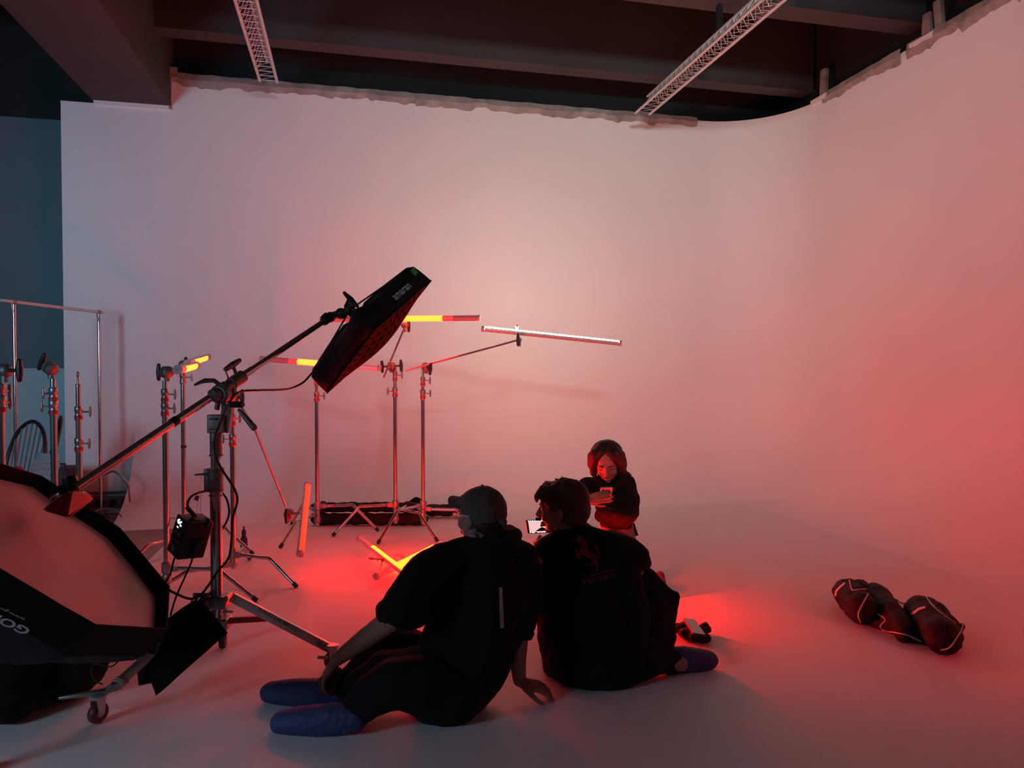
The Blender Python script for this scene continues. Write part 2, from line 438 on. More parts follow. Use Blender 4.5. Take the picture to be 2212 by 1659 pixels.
film('trim_5', rf, 3.28, 8.5, H_TOP+.03, .13, 6, 80)
mb = MB()
mb.box(W(6.585, .012, 4.11), (.02, .03, .36), Matrix.Rotation(WROT, 3, 'Z')); mb.box(W(6.56, .022, 4.31), (.09, .02, .05), Matrix.Rotation(WROT+.1, 3, 'Z'))
tag(mb.build('trim_6', M['tape'], smooth=False), kind='structure')
mb = MB(); mb.box(W(6.92, .012, 3.945), (.68, .03, .03), Matrix.Rotation(WROT, 3, 'Z'))
tag(mb.build('trim_7', M['cyc'], smooth=False), kind='structure')
# gap left for the seam line of the sweep on the back wall
mb = MB(); a = W(4.07, .0, 0); 
A_ = W(4.25, .004, .945); B_ = W(3.05, .004, .935)
mb.box((A_+B_)/2, ((A_-B_).length, .003, .006), Matrix.Rotation(WROT, 3, 'Z'))
tag(mb.build('trim_8', M['cyc'], smooth=False), kind='structure')

# brackets that hold the top of the right wall
def t_at(px, z=H_TOP):
    a, b = 0.9, 5.0
    for _ in range(40):
        m_ = (a+b)/2
        if px_of(W(0, m_, z))[0] < px: a = m_
        else: b = m_
    return a
for i, (px, hh, two, lab) in enumerate(((1772, .34, 0, 'single grey film wrapped upright on the top edge of the right wall'),
                              (1997, .26, 1, 'pair of grey film wrapped uprights on the top edge of the right wall'))):
    t = t_at(px); root = thing('wall_bracket', lab, 'bracket', W(-.03, t, H_TOP))
    mb = MB(); rz = Matrix.Rotation(WROT, 3, 'Z')
    mb.rbox(W(-.03, t, H_TOP+hh/2-.03), (.05, .085, hh), rz@Matrix.Rotation(R(3), 3, 'X'), b=.008)
    mb.box(W(-.01, t+.05, H_TOP+hh/2-.09), (.03, .04, hh*.7), rz@Matrix.Rotation(R(-4), 3, 'X'))
    mb.build('upright', M['tape'], root)
    if two:
        mb = MB(); mb.rbox(W(-.03, t+.13, H_TOP+hh/2), (.05, .075, hh*1.2), rz@Matrix.Rotation(R(-6), 3, 'X'), b=.008); mb.build('upright', M['tape'], root)
    mb = MB(); mb.box(W(.0, t-.02, H_TOP-.0), (.05, .26, .05), rz); mb.build('foot_plate', M['cyc'], root)

# ------------------------------------------------------------------ lattice trusses under the beams
def truss(lab, px_end, z, tmax, wd=.15, grp=None):
    # runs along the right wall's direction; its far end projects near px_end
    ray_ = ray(*px_end); k = (z-EYE)/ray_.z; e = V(0, 0, EYE)+ray_*k
    d = (W(0, 1)-W(0, 0)); sd = (W(1, 0)-W(0, 0))
    root = thing('lighting_truss', lab, 'truss', e)
    L = tmax; rr = .0145
    ch = [e+sd*(wd/2), e-sd*(wd/2), e+V(0, 0, wd*.85)+d*.12]
    for k, c in enumerate(ch):
        mb = MB(); mb.cyl(c, c+d*L, rr if k < 2 else .011, n=12); mb.build('chord', M['truss'], root)
    mb = MB(); n = int(L/.105)
    for i in range(n):
        a = .03+i*.105; b = a+.105
        A, B, C = ch[0]+d*a, ch[1]+d*a, ch[2]+d*(a-.06)
        mb.cyl(A, B, .0032, n=6)
        mb.cyl(A, ch[1]+d*b, .0026, n=6)
        if a > .18:
            mb.cyl(A, C+d*.06, .0032, n=6); mb.cyl(B, C+d*.06, .0032, n=6); mb.cyl(C-d*.05, A, .0026, n=6); mb.cyl(C-d*.05, B, .0026, n=6)
    mb.build('lattice', M['truss'], root)
    for tt in (.52-.0, 2.09, 3.67):
        # distance along the truss where the beams pass
        off = (e-W(0, 0)).dot(d)
        a = tt-off
        if a < .1: continue
        p = ch[2]+d*(a-.12+.0); mb = MB()
        mb.box(p+V(0, 0, .10), (.05, .03, 4.45-p.z+.02 if False else .2), Matrix.Rotation(WROT, 3, 'Z'))
        mb.cyl(p, V(p.x, p.y, 4.46), .012, n=10)
        mb.build('hanger', M['plastic'], root)
truss('white lattice truss hanging over the left part of the back wall', (580, 176), 4.10, 4.2, .155)
truss('white lattice truss hanging over the right part, pointing at the wall corner', (1388, 245), 4.10, 6.0, .16)
# ================================================================== STANDS AND LIGHTS
UP = V(0, 0, 1)
def knob_T(mb, p, d, L=.05, w=.06, r=.006, mi=0):
    """T handle: a shaft along d and a bar across its end"""
    d = Vector(d).normalized(); x = d.cross(UP) if abs(d.z) < .9 else V(1, 0, 0); x.normalize(); y = d.cross(x)
    e = Vector(p)+d*L; mb.cyl(p, e, r*.8, n=10, mi=mi)
    mb.cap(e-y*w/2, r*1.1, e, r*1.5, n=10, mi=mi); mb.cap(e, r*1.5, e+y*w/2, r*1.1, n=10, mi=mi)
def c_stand(lab, X, Y, z_col, risers, foot_ang, zh=.22, rad=.50, name='light_stand', knobs=(20,), group=None, r0=.0175, bottom=.075, band=True, foot_scale=(1, 1, 1)):
    root = thing(name, lab, 'light stand', V(X, Y, 0), group)
    mb = MB(); mb.cyl((X, Y, bottom), (X, Y, z_col), r0, n=20); mb.build('column', M['chrome'], root)
    # hub with three staggered leg sockets
    mb = MB()
    mb.lathe(V(X, Y, bottom+.02), UP, [(0, 0), (r0+.006, 0), (r0+.009, .01), (r0+.009, .05), (r0+.004, .06), (r0+.004, zh-bottom-.055), (r0+.012, zh-bottom-.045), (r0+.012, zh-bottom+.012), (r0+.003, zh-bottom+.02), (0, zh-bottom+.02)], 20)
    for k in range(3):
        a = foot_ang+k*2*math.pi/3; d = V(math.cos(a), math.sin(a), 0); zz = zh-.032*k
        mb.rbox(V(X, Y, zz)+d*.045, (.05, .034, .034), frame(d, UP) @ Matrix.Rotation(math.pi/2, 3, 'Y'), b=.004)
    mb.build('hub', M['dullsteel'], root)
    for k in range(3):
        a = foot_ang+k*2*math.pi/3; d = V(math.cos(a), math.sin(a), 0); zz = zh-.032*k; rr = rad*foot_scale[k]
        p0 = V(X, Y, zz)+d*.03; hb = rr*.58; pe = V(X, Y, .012)+d*rr
        mb = MB(); pts = [p0, p0+d*(hb-.10)]
        b0 = p0+d*(hb-.03); dirn = (pe-b0).normalized()
        pts += bez([p0+d*(hb-.08), b0+V(0, 0, .0), b0+dirn*.05], 5)+[pe]
        mb.tube(pts, .0125, 12); leg = mb.build('leg', M['chrome'], root)
        mb = MB(); dd = (pe-pts[-2]).normalized(); mb.cyl(pe-dd*.025, pe+dd*.008, .0145, n=12); mb.build('rubber_foot', M['rubber'], leg)
    z = z_col
    for i, (zt, rr) in enumerate(risers):
        mb = MB()
        prev = r0 if i == 0 else risers[i-1][1]
        mb.lathe(V(X, Y, z-.05), UP, [(0, 0), (prev+.003, 0), (prev+.005, .004), (prev+.005, .026), (prev+.003, .03), (prev+.003, .05), (prev+.006, .054), (prev+.006, .078), (prev+.002, .084), (0, .084)], 20)
        col = mb.build('collar', M['dullsteel'], root)
        if band:
            mb = MB(); mb.lathe(V(X, Y, z-.042), UP, [(prev+.0045, 0), (prev+.0065, .002), (prev+.0065, .02), (prev+.0045, .022)], 20); mb.build('band', M['redband'], col)
        a = R(knobs[i % len(knobs)]); mb = MB(); d = V(math.cos(a), math.sin(a), 0)
        knob_T(mb, V(X, Y, z-.0)+d*prev, d, .045, .05, .006); mb.build('lock_knob', M['dullsteel'], root)
        mb = MB(); mb.cyl((X, Y, z), (X, Y, zt), rr, n=18); mb.build('riser', M['chrome'], root)
        z = zt
    return root
def spigot(root, X, Y, z, h=.10):
    mb = MB(); mb.lathe(V(X, Y, z), UP, [(0, 0), (.016, 0), (.016, .008), (.008, .012), (.008, h*.45), (.0055, h*.5), (.0055, h*.6), (.008, h*.64), (.008, h*.92), (.005, h), (0, h)], 14)
    mb.build('spigot', M['dullsteel'], root)
def grip_head(root, c, axis, knob_dirs=(1,), name='grip_head', rr=.036, black=True):
    c = Vector(c); a = Vector(axis).normalized(); mb = MB()
    mb.lathe(c-a*.032, a, [(0, 0), (rr*.8, 0), (rr, .006), (rr, .02), (rr*.7, .024), (rr*.7, .03), (rr, .034), (rr, .048), (rr*.8, .056), (rr*.4, .062), (0, .062)], 22)
    mb.cyl(c-V(0, 0, .055), c, .016, n=14)
    mb.cyl(c-a*.05, c-a*.03, .012, n=12)
    g = mb.build(name, M['cast'], root)
    for s_ in knob_dirs:
        mb = MB(); knob_T(mb, c+a*.03*s_, a*s_, .05, .085, .0105); mb.build('knob', M['plastic'], g)
    return g
def arm(root, pts, r=.008, tag_='grip_arm', m='chrome', n=12):
    mb = MB(); mb.tube(pts, r, n); return mb.build(tag_, M[m], root)

def px_circle(X, Y, zh, r, ang): pass
def stand_at(px, Y): 
    return (px-1106)/FPX*Y*(1.0), Y

# ---- three stands at the back
ZA = 6.1
Xa, Ya = P(854, 1000, 6.08).x, 6.08
foot = FL(718, 1159); ang = math.atan2(foot.y-Ya, foot.x-Xa)
sa = c_stand('chrome back stand with its arm raised to the topmost red tube', Xa, Ya, P(854, 845, Ya).z, [(P(854, 818, Ya).z+.03, .0145), (P(854, 790, Ya).z, .0115)], ang, .235, .52, knobs=(200, 20))
ga = P(846, 791, Ya); grip_head(sa, ga, (1, .15, .05), (-1, 1))
arm(sa, [P(829, 815, Ya-.03), P(875, 705, Ya-.10)], .0085)
grip_head(sa, P(874, 703, Ya-.10), (.3, 1, 0), (1,), 'tube_clamp', .022)
Xb, Yb = P(914, 1000, 6.05).x, 6.05
foot = FL(822, 1174); ang = math.atan2(foot.y-Yb, foot.x-Xb)
sb = c_stand('chrome stand whose long thin arm carries the white tube', Xb, Yb, P(917, 850, Yb).z, [(P(917, 822, Yb).z, .0145), (P(917, 798, Yb).z, .0115)], ang, .235, .50, knobs=(10, 0))
gb = P(921, 793, Yb); grip_head(sb, gb, (.5, -.8, -.2), (1,))
WA = P(1040, 710, 6.00); WB = P(1342, 742, 6.15)
arm(sb, [P(875, 801, Yb-.03), P(1125, 733, Yb-.06)], .0085)
grip_head(sb, P(1121, 734, Yb-.06), (.1, 1, 0), (-1,), 'tube_clamp', .022)
Xc, Yc = P(685, 1000, 6.0).x, 6.0
foot = FL(812.6, 1148); ang = math.atan2(foot.y-Yc, foot.x-Xc)
sc_ = c_stand('chrome stand behind the glowing upright tube, its top hidden by the open softbox', Xc, Yc, P(690, 855, Yc).z, [(P(690, 820, Yc).z, .0145), (P(690, 792, Yc).z, .0115)], ang, .235, .50, knobs=(0, 120))
grip_head(sc_, P(690, 792, Yc), (.2, -1, 0), (1,), 'tube_clamp', .024)
# ---- nearer group
Xd, Yd = P(359, 1100, 4.30).x, 4.30
foot = FL(555, 1300); ang = math.atan2(foot.y-Yd, foot.x-Xd)
sd_ = c_stand('chrome stand with the nearer short red tube on its head', Xd, Yd, P(360, 882, Yd).z, [(P(360, 852, Yd).z, .016), (P(360, 822, Yd).z, .014)], ang, .19, .56, knobs=(-10, 0))
grip_head(sd_, P(361, 804, Yd), (.9, -.5, 0), (-1,), 'swivel_head', .036)
Xe, Ye = P(397, 1000, 5.3).x, 5.3
foot = FL(538, 1199); ang = math.atan2(foot.y-Ye, foot.x-Xe)
se = c_stand('slim chrome stand with the farther short red tube, behind the boom pole', Xe, Ye, P(397, 815, Ye).z, [(P(397, 790, Ye).z, .0145)], ang, .21, .50, knobs=(15,), band=False)
grip_head(se, P(396, 787, Ye), (.6, -.8, 0), (1,), 'swivel_head', .030)
mb = MB(); mb.lathe(V(Xe, Ye, P(397, 968, Ye).z), UP, [(.0175, 0), (.0195, 0), (.0195, .022), (.0175, .022)], 18); mb.build('tape_ring', M['rubber'], se)
Xf, Yf = P(503, 1000, 4.7).x, 4.7
foot = FL(618, 1267); ang = math.atan2(foot.y-Yf, foot.x-Xf)
sf = c_stand('chrome stand right behind the boom stand, its arm reaching down to the upright tube', Xf, Yf, P(504, 948, Yf).z, [(P(504, 905, Yf).z, .0145), (P(504, 872, Yf).z, .0125)], ang, .17, .50, knobs=(180, 60))
gf = P(508, 858, Yf); grip_head(sf, gf, (.8, -.6, 0), (1,))
arm(sf, [P(485, 792, Yf-.05), P(508, 855, Yf-.05), P(552, 930, Yf+.1), P(617, 1093, Yf+.35)], .0085)
tc_ = P(624, 1110, Yf+.35); grip_head(sf, tc_, (.1, -1, 0), (1,), 'tube_clamp', .034)
arm(sf, [tc_, P(650, 1108, Yf+.30)], .009, 'tube_pin', 'dullsteel')
# ---- far left group behind the light box
Xg, Yg = P(117, 1000, 3.9).x, 3.9
sg = c_stand('thick chrome stand with a black tilted head, in front of the black chairs', Xg, Yg, P(115, 878, Yg).z, [(P(115, 850, Yg).z, .0165), (P(114, 818, Yg).z, .0145)], R(75), .20, .50, knobs=(180, 170))
grip_head(sg, P(110, 797, Yg), (.8, -.3, -.5), (-1,), 'swivel_head', .036)
Xh, Yh = P(171, 1000, 4.2).x, 4.2
sh = c_stand('chrome stand ending in a bare upright spigot, left of the tall clothes rail post', Xh, Yh, P(171, 958, Yh).z, [(P(171, 890, Yh).z, .0155), (P(171, 834, Yh).z, .0135)], R(200), .20, .50, knobs=(0, 30))
spigot(sh, Xh, Yh, P(171, 834, Yh).z, .085)
Xi, Yi = P(3, 1000, 3.25).x, 3.25
si = c_stand('stand with a large round knob head at the very left edge of the view', Xi, Yi, P(3, 870, Yi).z, [(P(3, 845, Yi).z, .0155), (P(3, 815, Yi).z, .0145)], R(95), .20, .34, knobs=(90, 90))
grip_head(si, P(10, 800, Yi), (1, -.2, 0), (1,), 'swivel_head', .030)

# ------------------------------------------------------------------ pixel tubes
def tube_light(lab, a, b, face, segs, r=.0225, holes=True, arc=200):
    """segs: list of (t0,t1,kind) along the tube; kind None = unlit frosted cover"""
    a, b = Vector(a), Vector(b); d = (b-a).normalized(); L = (b-a).length; root = thing('tube_light', lab, 'tube light', (a+b)/2)
    f = Vector(face); f = (f-d*f.dot(d)).normalized(); s_ = d.cross(f)
    def half(name, a0, a1, t0, t1, rr, m, inset=0):
        mb = MB(); n = 18; vs = []
        for t in (t0, t1):
            for k in range(n+1):
                an = R(a0+(a1-a0)*k/n); vs.append(a+d*(L*t)+(f*math.cos(an)+s_*math.sin(an))*rr)
        mb.add(vs, [[k, k+1, n+2+k, n+1+k] for k in range(n)]); mb.add([vs[k] for k in range(n+1)], [list(range(n+1))]); mb.add(vs[n+1:], [list(range(n+1))])
        return mb.build(name, m, root, ang=50)
    half('housing', arc/2-1, 360-arc/2+1, .022, .978, r*.97, M['truss'])
    for t0, t1, kind in segs:
        half('diffuser' if kind is None else 'lit_diffuser', -arc/2, arc/2, t0, t1, r, M[kind] if kind else M['frost'])
    for e, q in ((a, d), (b, -d)):
        mb = MB(); mb.lathe(e, q*1.0, [(0, 0), (r*.95, 0), (r*1.06, .003), (r*1.06, .022), (r*.9, .024), (0, .024)], 22)
        c = mb.build('end_cap', M['endcap'], root)
        if holes:
            mb = MB()
            for k in (-1, 0, 1): mb.cyl(e+s_*(.0105*k)-q*.0008, e+s_*(.0105*k)+q*.003, .0026, n=10)
            mb.build('socket', M['rubber'], c)
    return root
# white tube, shining up and back onto the wall
tw = tube_light('long white lit tube held level on a thin arm, in front of the bright wall', WA, WB, V(.10, .45, 1.0), [(.02, .98, 'white_on')], .0225, False, 160)
mb = MB(); pk = P(1116, 716, 6.03); knob_T(mb, pk, (.05, .1, 1), .04, .085, .010); mb.build('clamp_knob', M['whiteplastic'], tw)
# red tubes at the back
FA = P(562, 775, 6.05); FB = P(822, 795, 5.8)
tube_light('red tube lit only in its middle, partly behind the lower end of the open softbox', FA, FB, V(-.1, -1, .25), [(.02, .25, 'red_trail'), (.25, .325, 'red_low'), (.325, .58, 'red_on'), (.58, .80, 'red_low'), (.80, .98, None)], .0235)
BA = P(692, 690, 6.15); BB = P(1037, 687, 5.9)
tube_light('topmost red tube, fading to dark at its right end, beside the white tube', BA, BB, V(0, -1, .15), [(.02, .38, 'red_trail'), (.38, .775, 'red_on'), (.775, .84, 'red_low'), (.84, .98, 'red_trail')], .0235)
# upright tube
CA = P(664, 1046, 5.15); CB = P(648, 1199, 4.55)
tube_light('short upright tube glowing orange red above the floor', CA, CB, V(.8, -.6, -.1), [(.02, .98, 'red_mid')], .0235, arc=150)
# floor tubes
DA = P(774, 1184, FL(774, 1196).y); DB = P(935, 1322, FL(935, 1336).y)
td = tube_light('red tube lying across another, its dark far end pointing up left', FL(776, 1190)+V(0, 0, .10), FL(930, 1318)+V(0, 0, .10), V(.75, -.35, .45), [(.02, .24, None), (.24, .98, 'red_de')], .0235, arc=190)
te = tube_light('red tube lying on the floor with its end cap towards the viewer', FL(811, 1262)+V(0, 0, .05), FL(957, 1187)+V(0, 0, .05), V(.35, -1, .0), [(.02, .27, None), (.27, .84, 'red_de'), (.84, .98, None)], .0235, arc=225)
def stud(root, p, d, L=.10):
    mb = MB(); p = Vector(p); d = Vector(d).normalized()
    mb.lathe(p, d, [(0, 0), (.006, 0), (.006, L*.3), (.010, L*.32), (.010, L*.4), (.005, L*.44), (.005, L*.6), (.008, L*.64), (.008, L*.82), (.004, L), (0, L)], 12)
    mb.lathe(p, -d, [(.014, -.004), (.014, .006), (0, .006)], 12)
    mb.build('mounting_stud', M['dullsteel'], root)
stud(td, FL(828, 1240)+V(0, 0, .10), (-1, -.15, .12))
mb = MB(); mb.cyl(FL(826, 1240)+V(0, 0, .09), FL(814, 1262)+V(0, 0, .03), .006, n=10); mb.build('stand_pin', M['dullsteel'], td)
stud(te, FL(880, 1222)+V(0, 0, .05), (-.9, .2, .25))
# third floor tube behind the right-hand man, lighting the right wall
ta = FL(1404, 1352)+V(0, 0, .03); tb = FL(1352, 1300)+V(0, 0, .03)
tf_ = tube_light('red tube standing on the floor behind the person in the printed top', V(.64, 4.14, .05), V(.56, 4.17, .39), V(1, -.15, .0), [(.02, .08, None), (.08, .94, 'red_floor'), (.94, .98, None)], .0235, arc=130)
mb = MB(); mb.lathe(V(.645, 4.14, .0), UP, [(0, 0), (.07, 0), (.07, .008), (.02, .014), (.018, .05), (0, .05)], 24); mb.build('floor_foot', M['plastic'], tf_)
# stubs on the two stands at the left
tube_light('nearer short red tube pointing away on the left stand', P(383, 799, 4.22), P(424, 789, 5.15), V(.35, -.6, -.5), [(.02, .22, None), (.22, .86, 'red_stub'), (.86, .98, 'red_trail')], .0265, arc=220)
tube_light('farther short red tube pointing up and away on the slim stand', P(404, 785, 5.22), P(449, 771, 6.3), V(.35, -.6, -.5), [(.02, .2, None), (.2, .84, 'red_stub'), (.84, .98, 'red_trail')], .0265, arc=220)

# ================================================================== BOOM STAND
YC = 3.2; Xm = P(467, 1150, YC).x
root = bs = thing('boom_stand', 'heavy wheeled steel stand with thick column carrying the boom pole, printed legs', 'boom stand', V(Xm, YC, 0))
zz = lambda y: P(467, y, YC).z
mb = MB(); mb.cyl((Xm, YC, zz(1350)), (Xm, YC, zz(1062)), .0255, n=24); mb.build('column', M['chrome'], root)
mb = MB(); mb.cyl((Xm, YC, zz(1070)), (Xm, YC, zz(960)), .0205, n=24); mb.build('riser', M['chrome'], root)
mb = MB(); mb.cyl((Xm+.006, YC, zz(990)), (Xm+.008, YC, zz(895)), .0185, n=24); mb.build('riser', M['dullsteel'], root)
def collar(y0, y1, r_, m='cast', x=0):
    mb = MB(); z0, z1 = zz(y1), zz(y0); h = z1-z0
    mb.lathe(V(Xm+x, YC, z0), UP, [(0, 0), (r_+.004, 0), (r_+.004, .006), (r_, .009), (r_, h*.48), (r_+.002, h*.5), (r_, h*.52), (r_, h-.009), (r_+.004, h-.006), (r_+.004, h), (0, h)], 26)
    return mb.build('collar', M[m], root)
c1 = collar(1011, 1061, .033); c2 = collar(924, 985, .0265, x=.003); 
mb = MB(); mb.lathe(V(Xm, YC, zz(1072)), UP, [(.026, 0), (.031, .002), (.031, .006), (.026, .008)], 24); mb.build('washer', M['whiteplastic'], root)
mb = MB(); mb.rbox(P(448, 1036, YC-.0), (.022, .03, .10), b=.004); p = P(446, 1024, YC-.02); mb.cap(p, .006, p+V(-.045, -.01, -.002), .004); mb.build('winding_lever', M['cast'], root)
mb = MB(); mb.rbox(P(470, 915, YC-.005), (.075, .055, .082), b=.005)
for y in (905, 927): mb.cyl(P(452, y, YC-.036), P(468, y, YC-.036), .004, n=8)
mb.build('clamp_block', M['cast'], root)
mb = MB(); a = P(480, 895, YC); mb.box(P(489, 905, YC), (.045, .03, .12), Matrix.Rotation(R(8), 3, 'Y')); mb.build('side_plate', M['cast'], root)
# rotating head
PV = P(487, 838, YC); TL = P(150, 1063, 2.55); TR = P(703, 692, 3.86); bd = (TR-TL).normalized()
mb = MB(); mb.lathe(P(471, 852, YC-.05), V(.15, 1, .05), [(0, 0), (.034, 0), (.043, .008), (.043, .03), (.036, .038), (.036, .06), (.043, .066), (.043, .085), (0, .09)], 28)
mb.cyl(P(468, 885, YC), P(478, 845, YC), .012, n=12); mb.cyl(P(484, 885, YC), P(484, 845, YC), .012, n=12)
mb.build('tilt_head', M['cast'], root)
mb = MB(); b0 = PV-bd*.085; b1 = PV+bd*.125
mb.lathe(b0, bd, [(0, 0), (.024, 0), (.031, .008), (.031, .03), (.026, .034), (.026, .06), (.031, .064), (.031, .09), (.026, .094), (.026, .12), (.030, .124), (.030, .200), (.024, .206), (0, .206)], 24)
mb.build('pole_clamp', M['cast'], root)
mb = MB(); up_ = (UP-bd*UP.dot(bd)).normalized(); q = PV+bd*.085; knob_T(mb, q+up_*.024, up_, .05, .09, .010); mb.build('knob', M['cast'], root)
mb = MB(); q = P(462, 822, YC-.03); mb.tube([P(476, 832, YC-.02), q, P(444, 822, YC-.05), P(432, 826, YC-.07), P(420, 832, YC-.09)], [.011, .011, .012, .008, .005], 10, flat=.6); mb.build('lever', M['cast'], root)
mb = MB(); mb.cyl(P(499, 874, YC-.02), P(523, 874, YC-.05), .0145, n=16); mb.cyl(P(521, 874, YC-.05), P(526, 874, YC-.053), .010, n=16); mb.build('handle_hub', M['plastic'], root)
mb = MB(); mb.cap(P(517, 886, YC-.04), .008, P(531, 902, YC-.045), .0125); mb.cap(P(531, 902, YC-.045), .0125, P(549, 924, YC-.05), .0145); mb.build('handle', M['cast'], root)
# legs, bracket and wheels
zb = zz(1298)
mb = MB(); mb.rbox(V(Xm, YC, zb), (.11, .085, .055), b=.006); mb.cyl(P(488, 1292, YC-.04), P(488, 1292, YC-.055), .009, n=12); mb.rbox(P(437, 1283, YC-.03), (.07, .04, .02), b=.004); mb.build('leg_bracket', M['dullsteel'], root)
mb = MB(); mb.rbox(V(Xm+.02, YC, zz(1345)), (.075, .07, .048), b=.006); mb.box(P(493, 1321, YC-.02), (.05, .012, .008)); mb.build('lower_bracket', M['dullsteel'], root)
def caster(base, c, heading, m='redrubber', r_=.04):
    c = Vector(c); hd = V(math.cos(heading), math.sin(heading), 0); ax = V(-hd.y, hd.x, 0)
    g = MB(); g.lathe(c+V(0, 0, r_*1.0+.018), UP, [(0, 0), (.026, 0), (.030, .004), (.030, .010), (.026, .014), (0, .016)], 24)
    for s_ in (-1, 1):
        k = c+ax*(.0185*s_); pl = [k+hd*.02+V(0, 0, r_+.02), k-hd*.02+V(0, 0, r_+.02), k-hd*.012-V(0, 0, .005), k+hd*.012-V(0, 0, .005)]
        g.prism(pl, ax*.003*s_)
    g.cyl(c-ax*.024, c+ax*.024, .005, n=10); g.build('caster_fork', M['truss'], base)
    g = MB(); g.lathe(c-ax*.014, ax, [(0, .002), (r_*.5, .002), (r_*.55, 0), (r_*.93, 0), (r_, .006), (r_, .022), (r_*.93, .028), (r_*.55, .028), (r_*.5, .026), (0, .026)], 30)
    wh = g.build('wheel', M[m], base)
    g = MB(); g.lathe(c-ax*.0155, ax, [(0, 0), (r_*.42, 0), (r_*.42, .031), (0, .031)], 20); g.build('wheel_hub', M['endcap'], wh)
def flatbar(mb, p, q, wd, th, up=UP):
    d = (Vector(q)-Vector(p)); L = d.length; x = d.normalized(); y = Vector(up).cross(x).normalized(); z = x.cross(y)
    mb.rbox((Vector(p)+Vector(q))/2, (L, wd, th), Matrix((x, y, z)).transposed(), b=.003)
    return x, y, z
# right leg, with its lettering
p0 = P(500, 1289, YC-.01); p1 = P(716, 1402, 3.32)
mb = MB(); ex, ey, ez = flatbar(mb, p0, p1, .026, .040); L1 = mb.build('leg', M['truss'], root)
mb = MB(); mid = p0.lerp(p1, .42)+ez*.0205
tv = (p1-p0).normalized()
text_on(mb, 'TITAN 216 BRC22', p0.lerp(p1, .44)-ey*.0132*(1 if (-ey).dot(V(0, -1, .3)) > 0 else -1)+ez*.008, tv, ez, .021, .0012, 0, 1.25); 
mb.build('leg_print', M['ink'], L1)
cw = V(p1.x+.01, p1.y-.02, .04)
mb = MB(); mb.rbox(p0.lerp(p1, .90), (.03, .04, .055), frame(tv, UP), b=.004); mb.cyl(p1, V(cw.x, cw.y, .08), .012, n=12)
mb.cap(P(689, 1420, 3.25), .008, P(706, 1421, 3.22), .007); mb.build('wheel_brake', M['dullsteel'], root)
caster(root, cw, R(20))
# front-left leg
w1 = FL(212, 1561)+V(0, 0, .04); p0 = P(450, 1300, YC-.03); p1 = V(w1.x+.045, w1.y+.03, .125)
mb = MB(); flatbar(mb, p0, p1, .026, .034); mb.build('leg', M['dullsteel'], root)
mb = MB(); e2 = P(128, 1508, w1.y-.02); mb.tube([p1+V(.02, .02, 0), p1+V(-.03, -.02, -.006), e2], [.014, .013, .007], 12); mb.build('foot_lever', M['dullsteel'], root)
mb = MB(); mb.rbox(p0.lerp(p1, .93), (.045, .045, .03), b=.005); mb.cyl(p1+V(0, 0, .01), V(w1.x, w1.y, .095), .013, n=12); mb.build('wheel_socket', M['dullsteel'], root)
caster(root, w1, R(250))
# rear leg
w2 = V(P(482, 1390, 3.55).x, 3.55, .04); p1 = V(w2.x, w2.y, .12)
mb = MB(); flatbar(mb, V(Xm+.02, YC+.04, zb), p1, .026, .034); mb.cyl(p1, V(w2.x, w2.y, .09), .012, n=12); mb.build('leg', M['dullsteel'], root)
caster(root, w2, R(100), 'rubber')
# low red brace
mb = MB(); flatbar(mb, P(494, 1340, YC), P(583, 1335, YC+.08), .022, .026); mb.build('brace', M['redband'], root)

# ---- boom pole with its weight (slides in the clamp: a thing of its own)
bp = thing('boom_pole', 'long steel boom pole slanting up from the red weight to the open softbox', 'boom pole', PV)
mb = MB(); mb.cyl(TL, TL.lerp(TR, .62), .0175, n=24); mb.cyl(TL.lerp(TR, .62), TR, .0150, n=24); mb.build('pole', M['chrome'], bp)
mb = MB(); mb.lathe(TL-bd*.03, bd, [(.0195, 0), (.024, 0), (.024, .05), (.019, .055)], 22); mb.build('pole_sleeve', M['rubber'], bp); mb = MB(); mb.lathe(TL.lerp(TR, .305), bd, [(.018, 0), (.020, .004), (.020, .03), (.018, .034)], 22); mb.build('pole_sleeve', M['rubber'], bp)
r1 = P(124, 1078, 2.50); mb = MB(); ax = V(.35, -1, -.1).normalized()
mb.lathe(r1, ax, [(.0135, -.02), (.0195, -.02), (.0195, .02), (.0135, .02), (.0135, -.02)], 26); mb.build('hook_ring', M['chrome'], bp)
mb = MB(); mb.cap(P(120, 1062, 2.56), .018, P(160, 1050, 2.60), .016); mb.cap(P(130, 1072, 2.54), .018, P(158, 1062, 2.56), .018); mb.cyl(P(150, 1035, 2.6), P(162, 1066, 2.58), .026, n=18); mb.build('pole_end_clamp', M['plastic'], bp)
wt = thing('counterweight', 'dark red vinyl weight hanging from the low end of the boom pole', 'weight', P(150, 1118, 2.55))
f_ = [P(131, 1070, 2.50), P(94, 1099, 2.45), P(146, 1119, 2.47), P(158, 1062, 2.50)]; g_ = [P(172, 1056, 2.62), P(202, 1073, 2.64), P(200, 1080, 2.64), P(146, 1119, 2.50)]
bk = [P(135, 1062, 2.66), P(104, 1092, 2.62), P(150, 1112, 2.66), P(165, 1052, 2.64)]
mb = MB()
vs = [P(131, 1068, 2.50), P(94, 1098, 2.45), P(97, 1104, 2.45), P(145, 1118, 2.46), P(156, 1060, 2.50),  P(172, 1054, 2.60), P(203, 1073, 2.66), P(202, 1080, 2.66), P(150, 1119, 2.50), P(133, 1066, 2.62), P(108, 1092, 2.62)]
mb.v = [Vector(v) for v in vs]
bm = bmesh.new(); [bm.verts.new(v) for v in vs]; r_ = bmesh.ops.convex_hull(bm, input=bm.verts[:])
bmesh.ops.delete(bm, geom=[g for g in r_['geom_interior'] if isinstance(g, bmesh.types.BMVert)], context='VERTS')
